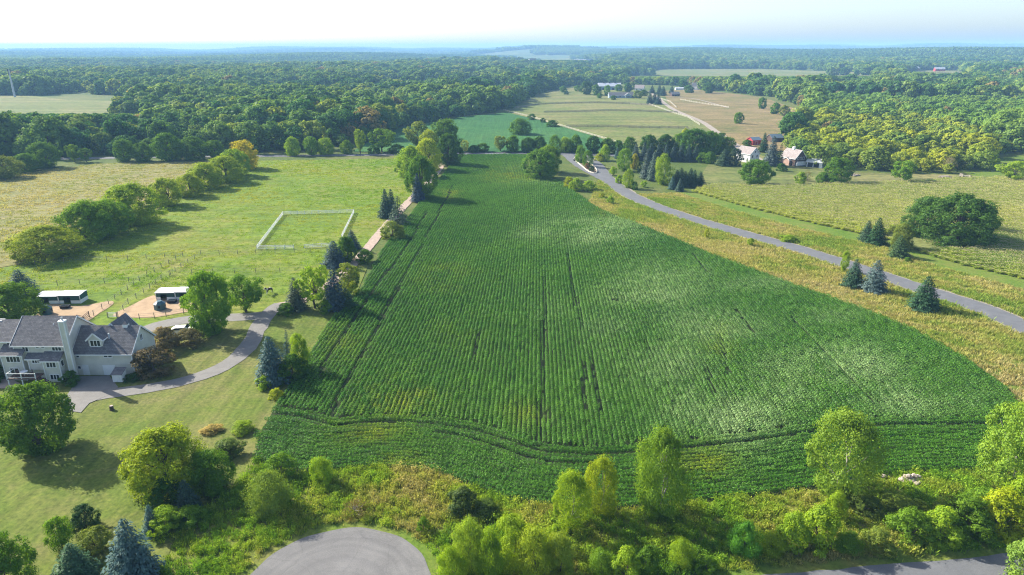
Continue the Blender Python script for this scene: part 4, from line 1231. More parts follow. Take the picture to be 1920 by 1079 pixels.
 ('corn_tree', 'huge round dark green tree growing in the corn', 'tree', 1790, 466, 361, 132, 'mound0', (0.046, 0.098, 0.024)),
 ('corn_tree', 'green tree merging with the huge round tree in the corn', 'tree', 1732, 446, 366, 80, 'mound2', (0.052, 0.112, 0.032)),
 ('corn_tree', 'small ragged tree poking out beside the huge round tree in the corn', 'tree', 1846, 440, 394, 40, 'open1', GREEN),
 ('spruce_tree', 'paler of two dark spruces at the mown strip by the corn', 'spruce', 1624, 455, 412, 28, 'spruce0', (0.040, 0.080, 0.048)),
 ('spruce_tree', 'fuller of two dark spruces at the mown strip by the corn', 'spruce', 1642, 460, 407, 34, 'spruce1', SPRUCE),
 ('ash_tree', 'yellowing broadleaf tree beside the two spruces at the corn edge', 'tree', 1688, 470, 417, 38, 'mound1', OLIVE),
 ('spruce_tree', 'short dark conifer at the foot of the yellowing tree by the corn', 'spruce', 1684, 484, 440, 36, 'spruce2', (0.05, 0.09, 0.035)),
 ('spruce_tree', 'dark green spruce beside the road next to the blue one', 'spruce', 1598, 540, 484, 36, 'spruce0', (0.034, 0.074, 0.045)),
 ('blue_spruce', 'pale blue spruce between the bean field and the road', 'spruce', 1636, 550, 485, 44, 'spruce1', (0.080, 0.120, 0.130)),
 ('spruce_tree', 'dark green spruce standing alone between bean field and road', 'spruce', 1730, 584, 515, 52, 'spruce2', (0.034, 0.078, 0.040)),
 ('young_tree', 'thin yellowing sapling behind the dark roadside spruce', 'tree', 1582, 512, 470, 17, 'sapling0', LIME),
 ('verge_shrub', 'tiny lime bush on the road edge nearest the young grove', 'bush', 1325, 448, 430, 11, 'sapling1', YEL),
 ('verge_shrub', 'tiny green bush on the bean side of the road opposite the low lime patch', 'bush', 1407, 463, 446, 14, 'sapling0', LIME),
 ('verge_shrub', 'low lime shrub patch in the dry grass across the road from the tiny green bush', 'bush', 1478, 454, 440, 32, 'shrub1', LIME),
 ('verge_shrub', 'small dark juniper in the dry grass near the mown strip', 'bush', 1702, 493, 482, 13, 'shrub2', GREEN),
 # poplars along the lower edge of the beans
 ('poplar_tree', 'lime green oval young maple beside the yellow topped poplar', 'tree', 1070, 1000, 877, 66, 'poplar0', LIME),
 ('poplar_tree', 'oval young maple with a golden yellow top at the bean field edge', 'tree', 1125, 972, 851, 60, 'poplar1', (0.175, 0.222, 0.020)),
 ('poplar_tree', 'tall loose poplar rising before the beans beside the golden topped maple', 'tree', 1238, 982, 796, 104, 'poplar2', (0.105, 0.175, 0.028)),
 ('poplar_tree', 'tallest broad poplar with pale limbs on the weedy bank', 'tree', 1568, 938, 762, 130, 'poplar0', (0.110, 0.178, 0.032)),
 ('poplar_tree', 'broad poplar beside the bean field end and the stone pile', 'tree', 1898, 925, 746, 124, 'poplar1', (0.125, 0.190, 0.035)),
 ('roadside_bush', 'light green leafy bush leaning over the lower road', 'bush', 1918, 1112, 1010, 78, 'shrub0', (0.120, 0.185, 0.050)),
 ('thicket_shrub', 'dark green shrub in the weeds between the beans and the willow clump', 'shrub', 868, 968, 912, 60, 'shrub1', (0.050, 0.080, 0.030)),
 ('thicket_shrub', 'low dark shrub next to the bean edge beside the taller dark shrub', 'shrub', 908, 972, 938, 50, 'shrub2', (0.060, 0.095, 0.025)),
 ('thicket_shrub', 'small upright green sapling on the mown edge of the turning circle', 'shrub', 794, 1004, 968, 22, 'shrub0', MID),
 ('thicket_shrub', 'slim lime sapling at the foot of the tallest poplar', 'shrub', 1566, 978, 918, 34, 'willow1', LIME),
 ('thicket_shrub', 'dark shrub in the shade of the tallest poplar', 'shrub', 1618, 968, 925, 60, 'shrub0', (0.070, 0.105, 0.028)),
 ('thicket_shrub', 'broad green shrub mound behind the thicket by the stone pile', 'shrub', 1690, 972, 930, 78, 'shrub1', (0.105, 0.150, 0.030)),
 ('field_edge_shrub', 'dark brown weed clump on the bank above the turning circle', 'bush', 668, 975, 935, 60, 'bare', (0.11, 0.085, 0.04)),
]
# bushes of the thickets: told apart by how tall they stand
ORD = ['tallest', 'second tallest', 'third tallest', 'fourth tallest', 'fifth tallest', 'sixth tallest', 'seventh tallest', 'eighth tallest', 'ninth tallest', 'tenth tallest', 'lowest']
NTH = ['first', 'second', 'third', 'fourth', 'fifth', 'sixth', 'seventh', 'eighth', 'ninth', 'tenth']
def height_of(px, py, top, w):
    p = P(px, py); wm = w * depth_at(p) / F_PX
    return z_at(top, p.y + wm * 0.3) - p.z
def ranked(name, lab, group, rows):
    hs = [height_of(*r[:4]) for r in rows]
    order = sorted(range(len(rows)), key=lambda i: -hs[i])
    for k, i in enumerate(order):
        word = 'lowest' if k == len(rows) - 1 else ORD[k]
        T.append((name, lab % word, 'bush') + tuple(rows[i]) + (group,))
ranked('willow_bush', '%s feathery lime willow of the dense clump beside the turning circle', 'willow clump beside the turning circle', [
    (884, 1082, 965, 56, 'willow0', WILLOW), (920, 1098, 985, 46, 'willow1', LIME), (962, 1070, 962, 74, 'willow2', LIME), (1006, 1098, 985, 66, 'willow0', (0.165, 0.225, 0.024)), (1050, 1088, 995, 52, 'willow1', WILLOW), (1040, 1042, 985, 40, 'willow2', LIME), (850, 1112, 1022, 50, 'willow0', LIME)])
ranked('thicket_bush', '%s light green bush of the low thicket along the lower road', 'low thicket along the lower road', [
    (1128, 1088, 1030, 46, 'willow0', MID), (1172, 1098, 1022, 60, 'shrub1', LIME), (1212, 1090, 1020, 46, 'shrub2', GREEN), (1276, 1070, 1010, 44, 'willow0', LIME), (1322, 1080, 1040, 40, 'shrub1', MID), (1395, 1052, 977, 52, 'willow2', (0.075, 0.185, 0.03)),
    (1440, 1042, 1000, 52, 'willow0', LIME), (1482, 1038, 955, 58, 'shrub1', LIME), (1530, 1032, 944, 70, 'shrub2', LIME), (1590, 1042, 1000, 50, 'willow0', MID), (1642, 1042, 985, 54, 'shrub1', OLIVE)])
ranked('thicket_bush', '%s rounded bush of the tall thicket between stone pile and lower road', 'tall thicket below the stone pile', [
    (1700, 1020, 952, 64, 'shrub0', MID), (1758, 1026, 946, 68, 'shrub1', LIME), (1808, 1010, 930, 76, 'shrub2', MID), (1868, 1012, 914, 86, 'shrub0', YEL), (1905, 985, 890, 70, 'shrub1', LIME), (1840, 975, 915, 60, 'shrub2', MID), (1770, 985, 930, 60, 'shrub0', OLIVE), (1945, 1010, 900, 80, 'shrub2', LIME)])
# hedgerow crossing the pasture
for px, py, top, w, kd, col, lab in [(92, 488, 421, 108, 'mound0', (0.165, 0.215, 0.024), 'wide low yellow green end bush of the pasture hedgerow'), (166, 456, 374, 84, 'mound1', MID, 'dark green second tree of the pasture hedgerow next to its end bush'),
                                (206, 446, 372, 70, 'round1', MID, 'dark tree in the thickest part of the pasture hedgerow'), (250, 426, 343, 92, 'mound2', LIME, 'largest yellow topped tree of the pasture hedgerow'),
                                (316, 388, 332, 56, 'round2', (0.165, 0.215, 0.024), 'round hedgerow tree standing apart after the largest yellow topped one'), (360, 370, 324, 50, 'mound0', (0.165, 0.215, 0.024), 'low round bush in the middle of the pasture hedgerow'),
                                (386, 356, 304, 56, 'mound1', (0.165, 0.215, 0.024), 'olive hedgerow tree behind the low round bush'), (422, 344, 291, 58, 'mound2', (0.165, 0.215, 0.024), 'olive hedgerow tree before the golden end tree'),
                                (444, 332, 278, 48, 'round0', LIME, 'lime hedgerow tree leaning on the golden end tree'), (462, 318, 262, 48, 'mound1', GOLD, 'golden yellow tree at the far end of the pasture hedgerow')]:
    T.append(('hedgerow_tree', lab, 'tree', px, py, top, w, kd, col, 'hedgerow across the pasture'))
for px, py, top, w, kd, col, lab in [(8, 336, 291, 74, 'mound0', OLIVE, 'wide low tree ending the tree belt of the dry meadow'), (50, 324, 287, 56, 'mound1', GREEN, 'low green tree second in the belt beside the dry meadow'), (88, 316, 265, 58, 'round0', GREEN, 'taller dark tree in the belt beside the dry meadow'),
    (140, 305, 270, 24, 'open0', MID, 'small slim tree standing apart beside the back road and dry meadow'), (163, 305, 277, 24, 'open1', GREEN, 'second small tree standing apart beside the back road'), (236, 304, 260, 40, 'round1', GREEN, 'round tree at the dry meadow edge before the wood'), (268, 304, 266, 36, 'mound2', GREEN, 'bushy tree between two taller ones at the dry meadow edge'),
    (318, 303, 248, 60, 'round2', GREEN, 'large tree at the dry meadow edge before the wood'), (365, 301, 255, 62, 'mound0', GREEN, 'broad domed tree at the dry meadow edge near the hedgerow'), (404, 298, 262, 34, 'round0', GREEN, 'dark tree just behind the golden end of the hedgerow')]:
    T.append(('meadow_edge_tree', lab, 'tree', px, py, top, w, kd, col))
# spruces in the dark block by the corn and in the windbreak behind the farm
for i, (px, py, top, w) in enumerate([(1268, 350, 318, 22), (1284, 352, 320, 22), (1300, 351, 318, 22), (1312, 350, 321, 20), (1276, 342, 314, 22), (1294, 342, 315, 22)]):
    T.append(('spruce_tree', (NTH[i] + ' dark spruce from the road in the front row of the block by the corn') if i < 4 else ('dark spruce nearer the road in the block back row', 'dark spruce nearer the farm in the block back row')[i - 4], 'spruce', px, py, top, w, 'spruce%d' % (px % 3), (0.032, 0.066, 0.036), 'dark spruce block beside the corn'))
for i, (px, py, top, w) in enumerate([(1192, 302, 268, 18), (1206, 301, 266, 18), (1220, 301, 268, 18), (1234, 302, 270, 17), (1248, 303, 270, 18), (1262, 303, 272, 18), (1276, 303, 268, 18), (1290, 304, 270, 18), (1304, 304, 272, 18)]):
    T.append(('spruce_tree', NTH[i] + ' bluish spruce of the windbreak row counted from the road fork', 'spruce', px, py, top, w, 'spruce%d' % (px % 3), (0.045, 0.078, 0.070), 'spruce windbreak behind the young grove'))
for i, (px, py, top, w, kd, c) in enumerate([(1215, 290, 252, 36, 'round0', DARK), (1245, 289, 251, 40, 'mound1', DARK), (1275, 289, 248, 40, 'round2', GREEN), (1300, 296, 240, 56, 'round1', DARK), (1328, 296, 245, 44, 'round0', GREEN), (1282, 284, 240, 26, 'mound0', YEL), (1178, 289, 256, 26, 'round2', GREEN), (1340, 290, 252, 36, 'mound2', DARK)]):
    T.append(('windbreak_tree', ['low dark tree behind the second windbreak spruce', 'spreading dark tree behind the fourth windbreak spruce', 'round green tree behind the sixth windbreak spruce', 'broadest dark tree towering behind the end of the windbreak', 'green tree beside the broadest tree behind the windbreak', 'yellow topped tree among the dark trees behind the windbreak', 'green tree behind the road end of the windbreak', 'dark tree between the windbreak end and the farm track'][i], 'tree', px, py, top, w, kd, c, 'big trees behind the windbreak'))
# hedge along the back road
for i, (px, py, top, w, kd, c) in enumerate([(905, 286, 268, 22, 'shrub0', GREEN), (938, 286, 254, 30, 'open0', OLIVE), (962, 286, 253, 26, 'round1', GREEN), (990, 287, 257, 30, 'mound0', DARK), (1012, 286, 255, 28, 'round0', DARK), (1040, 286, 252, 22, 'poplar0', GREEN), (1060, 287, 256, 26, 'mound1', LIME), (1078, 287, 252, 26, 'round2', GREEN), (1112, 288, 254, 30, 'round0', DARK), (1138, 289, 258, 28, 'round1', GREEN), (1158, 290, 262, 26, 'mound2', GREEN), (888, 287, 272, 22, 'shrub2', DARK), (652, 290, 262, 26, 'mound0', MID), (610, 291, 258, 34, 'mound1', LIME), (585, 292, 255, 30, 'round0', MID), (550, 293, 256, 30, 'mound2', LIME), (700, 289, 272, 26, 'shrub1', DARK), (745, 289, 270, 30, 'shrub0', GREEN)]):
    T.append(('roadside_tree', ['low green bush at the lane end of the back road hedge', 'olive open crowned tree in the back road hedge opposite the bean field end', 'green round tree next to the olive one in the back road hedge', 'wide dark tree in the back road hedge behind the round field tree', 'dark tree beside the wide dark one in the back road hedge', 'slim upright tree in the back road hedge', 'lime bushy tree beside the slim upright one in the back road hedge', 'green tree in the back road hedge opposite the road fork', 'dark spreading tree behind the planted island', 'green tree between the island and the windbreak', 'green mound of a tree at the windbreak end of the back road hedge', 'low dark bush beside the pale pole trunked tree', 'green bushy tree across the back road from the pasture corner', 'wide lime bushy tree across the back road from the pasture', 'green tree beside the wide lime one across the back road', 'lime bush across the back road before the stable wood', 'low dark bush under the slim pale stemmed tree', 'low green bush between the twin topped tree and the lane head'][i], 'tree', px, py, top, w, kd, c, 'ragged hedge along the back road'))

for i, (px, py, top, w, kd, c, lab) in enumerate([
 (1100, 178, 152, 24, 'wood0', DARK, 'big dark tree at the end of the white roofed barn'), (1118, 180, 158, 20, 'wood1', DARK, 'dark tree in front of the white roofed barn'), (1083, 172, 160, 16, 'wood2', GREEN, 'first of two round trees by the far paddock'), (1056, 174, 161, 15, 'wood0', GREEN, 'second of two round trees by the far paddock'),
 (1138, 180, 159, 13, 'wood3', (0.09, 0.19, 0.03), 'bright green tree between barn and ranch house'), (1160, 172, 158, 18, 'wood4', GREEN, 'dark round tree behind the ranch house roof'), (1176, 173, 155, 20, 'wood1', DARK, 'wide dark tree behind the ranch house gable'), (1184, 168, 153, 18, 'wood2', OLIVE, 'olive topped tree behind the ranch house'),
 (1195, 185, 169, 18, 'wood3', OLIVE, 'olive tree hugging the ranch house end'), (1207, 181, 168, 18, 'wood0', DARK, 'dark tree between ranch house and cottage'), (1124, 185, 174, 12, 'wood1', GREEN, 'low tree before the ranch house terrace'), (1150, 188, 179, 12, 'wood4', DARK, 'dark shrub against the ranch house front'),
 (1218, 196, 172, 13, 'spruce0', (0.035, 0.07, 0.06), 'first of three dark spruces beside the track fence'), (1227, 194, 172, 13, 'spruce1', (0.035, 0.07, 0.06), 'second of three dark spruces beside the track fence'), (1234, 197, 176, 14, 'spruce2', (0.035, 0.07, 0.06), 'third of three dark spruces beside the track fence'),
 (1222, 176, 160, 12, 'spruce0', (0.04, 0.075, 0.06), 'spruce behind the three dark ones'), (1236, 178, 158, 12, 'spruce1', (0.035, 0.07, 0.06), 'slim spruce on the drive above the three dark ones'), (1243, 180, 161, 13, 'spruce2', (0.035, 0.07, 0.06), 'spruce beside the top of the farm track'),
 (1259, 176, 161, 11, 'spruce1', (0.05, 0.085, 0.07), 'pale spruce behind the dark shed'), (1291, 175, 159, 22, 'wood0', DARK, 'dark round tree in front of the white gabled house'), (1328, 176, 154, 24, 'wood1', DARK, 'dark tree at the end of the white gabled house'), (1280, 166, 148, 22, 'wood2', DARK, 'dark tree behind the low pale shed'),
 (1062, 178, 170, 9, 'shrub1', DARK, 'low dark bush on the upper slope'), (1428, 205, 182, 16, 'wood3', GREEN, 'tree in the weedy edge of the brown slope'), (1453, 215, 192, 20, 'wood1', GREEN, 'green tree at the wood corner of the brown slope'), (1470, 218, 197, 22, 'wood2', OLIVE, 'olive tree at the wood corner of the brown slope')]):
    T.append(('yard_tree', lab, 'tree', px, py, top, w, kd, c))
PLACED = T

# ---------------------------------------------------------------- the woods
def low_broad(name, seed, n, leaf, prof, zb, nl, lr, mat):
    V, q, v, LC = crown_leaves(seed, prof, zb, nl, lr, n, leaf, inner=0.1, up=0.45, asp=0.75, nn=0.28, vn=0.09)
    return V, q, v, LC

FKIND = []
for i in range(5):
    V, q, v, LC = low_broad('w', 2000 + i, 4200, 0.066, ell(0.5, (0.40, 0.45, 0.35, 0.5, 0.42)[i], 2.3), 0.06, 20, 0.17, 'leaf')
    cm = np_mesh('wood_crown_%d' % i, V, q, v_attr=v); cm.materials.append(M['leaf'])
    tm = trunk_geo(2100 + i, LC, 0.1, 0.02, 4).mesh('wood_trunk_%d' % i); tm.materials.append(M['bark'])
    K['wood%d' % i] = (cm, tm)
V, q, v = spruce_geo(2050, 15, 9, 3, 0.13)
cm = np_mesh('wood_pine_crown', V, q, v_attr=v); cm.materials.append(M['needle'])
K['woodpine'] = (cm, K['spruce0'][1])
for row in PLACED:
    tree(*row)
print('placed trees', len(PLACED))
# the same shapes for the uncounted mass, coloured per instance
mass = []
for i in range(5):
    V, q, v, LC = low_broad('m', 2200 + i, 1700, 0.11, ell(0.5, (0.40, 0.45, 0.35, 0.5, 0.42)[i], 2.3), 0.06, 16, 0.18, 'leaf')
    me = np_mesh('mass_tree_%d' % i, V, q, v_attr=v); me.materials.append(M['leaf_i']); mass.append(proto('mass_tree_%d' % i, me))
V, q, v = spruce_geo(2260, 10, 7, 2, 0.2)
me = np_mesh('mass_tree_5', V, q, v_attr=v); me.materials.append(M['needle_i']); mass.append(proto('mass_tree_5', me))

FRONT = np.array([(-500, 300), (0, 296), (200, 293), (480, 288), (560, 284), (640, 278), (700, 262), (745, 240), (870, 218), (950, 206), (990, 190), (1005, 176), (1060, 163), (1130, 157), (1300, 162), (1330, 174), (1420, 181), (1490, 205), (1525, 235), (1500, 262), (1475, 285)])
FRONT2 = np.array([(1475, 285), (1500, 312), (1600, 321), (1700, 325), (1800, 326), (1846, 318), (1852, 293), (1920, 286), (2500, 284)])
def front_row(px):
    return np.where(px < 1475, np.interp(px, FRONT[:, 0], FRONT[:, 1]), np.interp(px, FRONT2[:, 0], FRONT2[:, 1]))
OPEN = [np.array(o, float) for o in (
    [(-260, 222), (-260, 178), (60, 180), (130, 188), (238, 190), (262, 206), (205, 221)],
    [(1170, 138), (1240, 131), (1420, 130), (1600, 136), (1630, 141), (1400, 144), (1240, 143)],
    [(1690, 139), (1720, 133), (1800, 133), (1815, 139)],
    [(935, 108), (990, 103), (1080, 103), (1120, 107), (1060, 111), (960, 112)],
    [(1495, 232), (1530, 205), (1500, 200), (1440, 182), (1330, 168), (1300, 200), (1400, 240), (1470, 290)])]
def clear_of(px, py):
    k = py < front_row(px)
    # the track corner between the brown slope and the wood
    for o in OPEN:
        k &= ~inside(px, py, o)
    return k

BUILD_CLEAR = []      # (x, y, radius) kept free of trees, filled by the buildings in the woods
for bx_, by_, r_ in ((1142, 166, 22), (1165, 182, 24), (1308, 168, 22), (1262, 181, 12), (1200, 172, 14), (1090, 172, 22), (1235, 178, 16), (1275, 169, 12)):
    p = P(bx_, by_); BUILD_CLEAR.append((p.x, p.y, r_))
for q_ in ((-144.4, 462, 11), (-142, 449, 8)):
    BUILD_CLEAR.append(q_)
def woods():
    r = np.random.default_rng(99)
    xs, ys = [], []
    for r0, r1, sp in ((360, 800, 9.0), (800, 1500, 11.0), (1500, 2600, 13.5)):
        g = np.arange(-r1 * 0.85, r1 * 0.85, sp); h = np.arange(r0 * 0.75, r1, sp)
        X, Y = np.meshgrid(g, h)
        X = X.ravel() + r.uniform(-0.46, 0.46, X.size) * sp; Y = Y.ravel() + r.uniform(-0.46, 0.46, Y.size) * sp
        R = np.hypot(X, Y); k = (R >= r0) & (R < r1) & (np.abs(X) < Y * 0.84)
        xs.append(X[k]); ys.append(Y[k])
    X, Y = np.concatenate(xs), np.concatenate(ys)
    Z = hgt(X, Y)
    px, py, d = PX(X, Y, Z)
    k = clear_of(px, py) & (px > -130) & (px < 2050)
    for a, b, c in BUILD_CLEAR:
        k &= np.hypot(X - a, Y - b) > c
    # glades
    k &= ~((vnoise(X, Y, 301, 70) > 0.95) & (d > 650))
    X, Y, Z, px, py, d = X[k], Y[k], Z[k], px[k], py[k], d[k]
    n = len(X)
    # kinds and colours by stand
    pine = inside(px, py, np.array([(590, 186), (620, 162), (800, 150), (985, 165), (960, 182), (800, 186)], float)) & (r.random(n) < 0.8)
    pine |= (r.random(n) < 0.03) & (vnoise(X, Y, 310, 60) > 0.3)
    yw = inside(px, py, np.array([(1470, 330), (1480, 270), (1520, 238), (1560, 225), (1700, 232), (1860, 262), (1880, 330)], float))
    limew = inside(px, py, np.array([(1520, 238), (1540, 190), (1700, 200), (1980, 205), (1980, 262), (1860, 262), (1700, 232)], float))
    fr = np.clip(0.5 + 0.55 * vnoise(X, Y, 302, 55) + 0.3 * vnoise(X, Y, 303, 14) + 0.25 * r.normal(size=n), 0, 1)[:, None]
    tint = np.array([0.032, 0.088, 0.036]) * (1 - fr) + np.array([0.112, 0.176, 0.054]) * fr
    lit = (r.random(n) < 0.15)[:, None] * r.uniform(0.3, 1, (n, 1))
    tint = tint * (1 - lit) + np.array([0.170, 0.210, 0.050]) * lit
    a = yw[:, None] * np.clip(0.55 + 0.5 * vnoise(X, Y, 304, 14) + 0.2 * r.normal(size=n), 0, 1)[:, None]
    tint = tint * (1 - a) + np.array([0.215, 0.240, 0.026]) * a
    a = limew[:, None] * np.clip(0.5 + 0.4 * vnoise(X, Y, 305, 16), 0, 1)[:, None]
    tint = tint * (1 - a) + np.array([0.120, 0.205, 0.046]) * a
    odd = (r.random(n) < 0.012)[:, None]
    tint = np.where(odd, np.array([0.16, 0.13, 0.075]), tint)
    tint = np.where(pine[:, None], np.array([0.028, 0.066, 0.034]) * r.uniform(0.8, 1.25, (n, 1)), tint)
    hgt_ = r.uniform(10.5, 20.5, n) * (1 + 0.22 * vnoise(X, Y, 306, 32))
    hgt_ = np.where(yw, r.uniform(7, 11.5, n), hgt_); hgt_ = np.where(limew, r.uniform(9, 14, n), hgt_)
    wid = hgt_ * r.uniform(0.82, 1.28, n); wid = np.where(yw, hgt_ * r.uniform(1.0, 1.35, n), wid)
    wid = np.where(pine, hgt_ * r.uniform(0.38, 0.5, n), wid)
    wid = wid * np.where(d > 1500, 1.3, np.where(d > 800, 1.12, 1.0))
    edge = front_row(px) - py
    small = (edge < 6) & (r.random(n) < 0.5)
    hgt_ = np.where(small, hgt_ * 0.62, hgt_)
    lim = np.clip(z_at(214, Y) - Z, 4.5, 40)
    hgt_ = np.where((px < 285) & (py > 221) & (py < 275), np.minimum(hgt_, lim), hgt_)
    drop = np.zeros(n, bool)
    for x0_, x1_, y0_, y1_, row in ((1175, 1640, 142, 166, 143.5), (1690, 1815, 138.5, 156, 139.5), (930, 1125, 111.5, 126, 112.5)):
        zone = (px > x0_) & (px < x1_) & (py > y0_) & (py < y1_)
        lim = z_at(row, Y) - Z
        drop |= zone & (lim < 4.0)
        hgt_ = np.where(zone, np.minimum(hgt_, np.maximum(lim, 4.0)), hgt_)
    wid = np.minimum(wid, hgt_ * 1.4)
    kk = ~drop
    X, Y, Z, px, py, d, pine, yw, limew, odd, tint, hgt_, wid, edge = (a_[kk] for a_ in (X, Y, Z, px, py, d, pine, yw, limew, odd, tint, hgt_, wid, edge))
    n = len(X)
    # the 300 that show largest stand as trees of their own: the nearest of each stand
    score = d + 60 * (edge > 14) + 260 * (edge > 30) + 60 * r.random(n) + 1e5 * ((px < -10) | (px > 1930))
    order = np.argsort(score)
    big = np.zeros(n, bool); big[order[:290]] = True
    zones = [(140, 'behind the dry meadow end'), (330, 'behind the dry meadow'), (480, 'behind the golden hedgerow tree'), (620, 'round the hidden stable'), (760, 'across the road from the pasture'), (900, 'beside the second bean field'), (1060, 'by the pasture slope corner'), (1340, 'behind the hobby farm'), (1500, 'along the brown slope'), (1600, 'behind the farm sheds'), (1720, 'behind the lone corn edge tree'), (1850, 'behind the parked wagons'), (9999, 'beyond the grass field')]
    for i in np.flatnonzero(big):
        lum = tint[i][1]; warm = tint[i][0] / max(tint[i][1], 1e-3)
        cw = 'brownish' if odd[i] else 'yellow green' if warm > 0.82 else 'olive' if warm > 0.66 else 'dark green' if lum < 0.088 else 'mid green'
        sw = 'tall' if hgt_[i] > 15.5 else 'small' if hgt_[i] < 9.5 else 'mid-sized'
        zn = next(zz for lim, zz in zones if px[i] < lim)
        rowd = 'at the wood front' if edge[i] < 6 else 'just inside the wood' if edge[i] < 14 else 'deep in the wood'
        shp = ' broad' if wid[i] / hgt_[i] > 1.14 else ' slim' if wid[i] / hgt_[i] < 0.94 else ''
        kd = 'woodpine' if pine[i] else 'wood%d' % r.integers(0, 5)
        nm = 'pine_tree' if pine[i] else 'woodland_tree'
        lab = '%s%s %s %s %s %s' % (sw, shp, cw, 'pine' if pine[i] else 'tree', rowd, zn)
        plant_at(nm, lab, 'tree', (X[i], Y[i], Z[i]), wid[i], hgt_[i], kd, tuple(tint[i]), 'woods: ' + lab)
    m = ~big
    nn = int(m.sum())
    idx = np.where(pine[m], 5, r.integers(0, 5, nn))
    rot = np.stack([np.zeros(nn), np.zeros(nn), r.uniform(0, 6.28, nn)], 1)
    scatter('woodland', np.stack([X[m], Y[m], Z[m]], 1), rot, np.stack([wid[m], wid[m], hgt_[m]], 1), tint[m], idx, mass, 'deep green woods covering the land beyond the fields', 'woods')
    print('woods', n)
woods()

def far_woods():
    r = np.random.default_rng(123)
    protos = []
    for kx in range(3):
        rr = np.random.default_rng(2300 + kx)
        Vs, qs, vs = [], [], []; off = 0
        for gx in range(9):
            for gy in range(9):
                x = (gx - 4 + rr.uniform(-0.4, 0.4)) * 11.5; y = (gy - 4 + rr.uniform(-0.4, 0.4)) * 11.5
                w = rr.uniform(10, 17); h = rr.uniform(10, 19)
                V, q, v, _ = crown_leaves(int(rr.integers(1e6)), ell(0.5, 0.45, 2.4), 0.1, 6, 0.26, 70, 0.42, asp=0.8, up=0.5, inner=0.05, nn=0.25, vn=0.08)
                V = V * np.array([w, w, h]) + np.array([x, y, 0])
                Vs.append(V); qs.append(q + off); vs.append(np.clip(v + rr.normal(0, 0.16), 0, 1)); off += len(V)
        me = np_mesh('far_stand_%d' % kx, np.vstack(Vs), np.vstack(qs), v_attr=np.concatenate(vs)); me.materials.append(M['leaf_i'])
        protos.append(proto('far_stand_%d' % kx, me))
    xs, ys, ss = [], [], []
    for r0, r1, sp, sc in ((2550, 5200, 98, 1.0), (5200, 12500, 190, 1.9)):
        g = np.arange(-r1 * 0.85, r1 * 0.85, sp); h = np.arange(r0 * 0.75, r1, sp)
        X, Y = np.meshgrid(g, h); X = X.ravel() + r.uniform(-0.2, 0.2, X.size) * sp; Y = Y.ravel() + r.uniform(-0.2, 0.2, Y.size) * sp
        R = np.hypot(X, Y); k = (R >= r0) & (R < r1) & (np.abs(X) < Y * 0.86)
        xs.append(X[k]); ys.append(Y[k]); ss.append(np.full(k.sum(), sc))
    X, Y, S = np.concatenate(xs), np.concatenate(ys), np.concatenate(ss)
    Z = hgt(X, Y)
    px, py, d = PX(X, Y, Z)
    k = (px > -120) & (px < 2040)
    for o in OPEN:
        k &= ~inside(px, py, o)
    k &= ~((vnoise(X, Y, 320, 260) > 0.7) & (d > 3000))
    k &= ~((px > 930) & (px < 1125) & (py > 111) & (py < 117))
    X, Y, Z, S = X[k], Y[k], Z[k], S[k]
    n = len(X)
    f = np.clip(0.5 + 0.45 * vnoise(X, Y, 321, 200) + 0.2 * r.normal(size=n), 0, 1)[:, None]
    tint = np.array([0.030, 0.078, 0.045]) * (1 - f) + np.array([0.095, 0.150, 0.070]) * f
    rot = np.stack([np.zeros(n), np.zeros(n), r.integers(0, 4, n) * math.pi / 2 + r.normal(0, 0.1, n)], 1)
    zs = np.where(S > 1.5, 1.25, 1.0)
    scatter('far_woods', np.stack([X, Y, Z], 1), rot, np.stack([S * 1.05, S * 1.05, zs], 1), tint, r.integers(0, 3, n), protos, 'blue hazy woods rolling to the horizon', 'woods')
    print('far stands', n)
far_woods()
# ---------------------------------------------------------------- buildings
def shingle_mat(name, a, b):
    m, nt, out = new_mat(name)
    tc = nd(nt, 'ShaderNodeTexCoord')
    br = nd(nt, 'ShaderNodeTexBrick')
    br.inputs['Color1'].default_value = (*a, 1); br.inputs['Color2'].default_value = (*b, 1); br.inputs['Mortar'].default_value = (a[0] * 0.5, a[1] * 0.5, a[2] * 0.5, 1)
    br.inputs['Scale'].default_value = 1.0
    br.inputs['Brick Width'].default_value = 0.45; br.inputs['Row Height'].default_value = 0.22; br.inputs['Mortar Size'].default_value = 0.015
    nt.links.new(tc.outputs['Object'], br.inputs['Vector'])
    n = noise(nt, 1.6, 5, 0.7, pos(nt))
    f = ramp(nt, n.outputs[0], [(0.3, (0.75, 0.75, 0.78)), (0.7, (1.25, 1.22, 1.2))]).outputs[0]
    c = mixc(nt, 1.0, br.outputs['Color'], f, 'MULTIPLY')
    finish(nt, out, c, 0.92, br.outputs['Fac'], 0.02, 0.15)
    return m

def siding_mat(name, col, step=0.14):
    m, nt, out = new_mat(name)
    g = nd(nt, 'ShaderNodeNewGeometry'); sx = nd(nt, 'ShaderNodeSeparateXYZ'); nt.links.new(g.outputs['Position'], sx.inputs[0])
    fr = nd(nt, 'ShaderNodeMath', operation='MULTIPLY'); fr.inputs[1].default_value = 1 / step; nt.links.new(sx.outputs['Z'], fr.inputs[0])
    f2 = nd(nt, 'ShaderNodeMath', operation='FRACT'); nt.links.new(fr.outputs[0], f2.inputs[0])
    n = noise(nt, 0.8, 4, 0.6, pos(nt))
    c = ramp(nt, n.outputs[0], [(0.3, tuple(k * 0.9 for k in col)), (0.7, tuple(min(1, k * 1.06) for k in col))]).outputs[0]
    finish(nt, out, c, 0.75, f2.outputs[0], 0.012, 0.25)
    return m

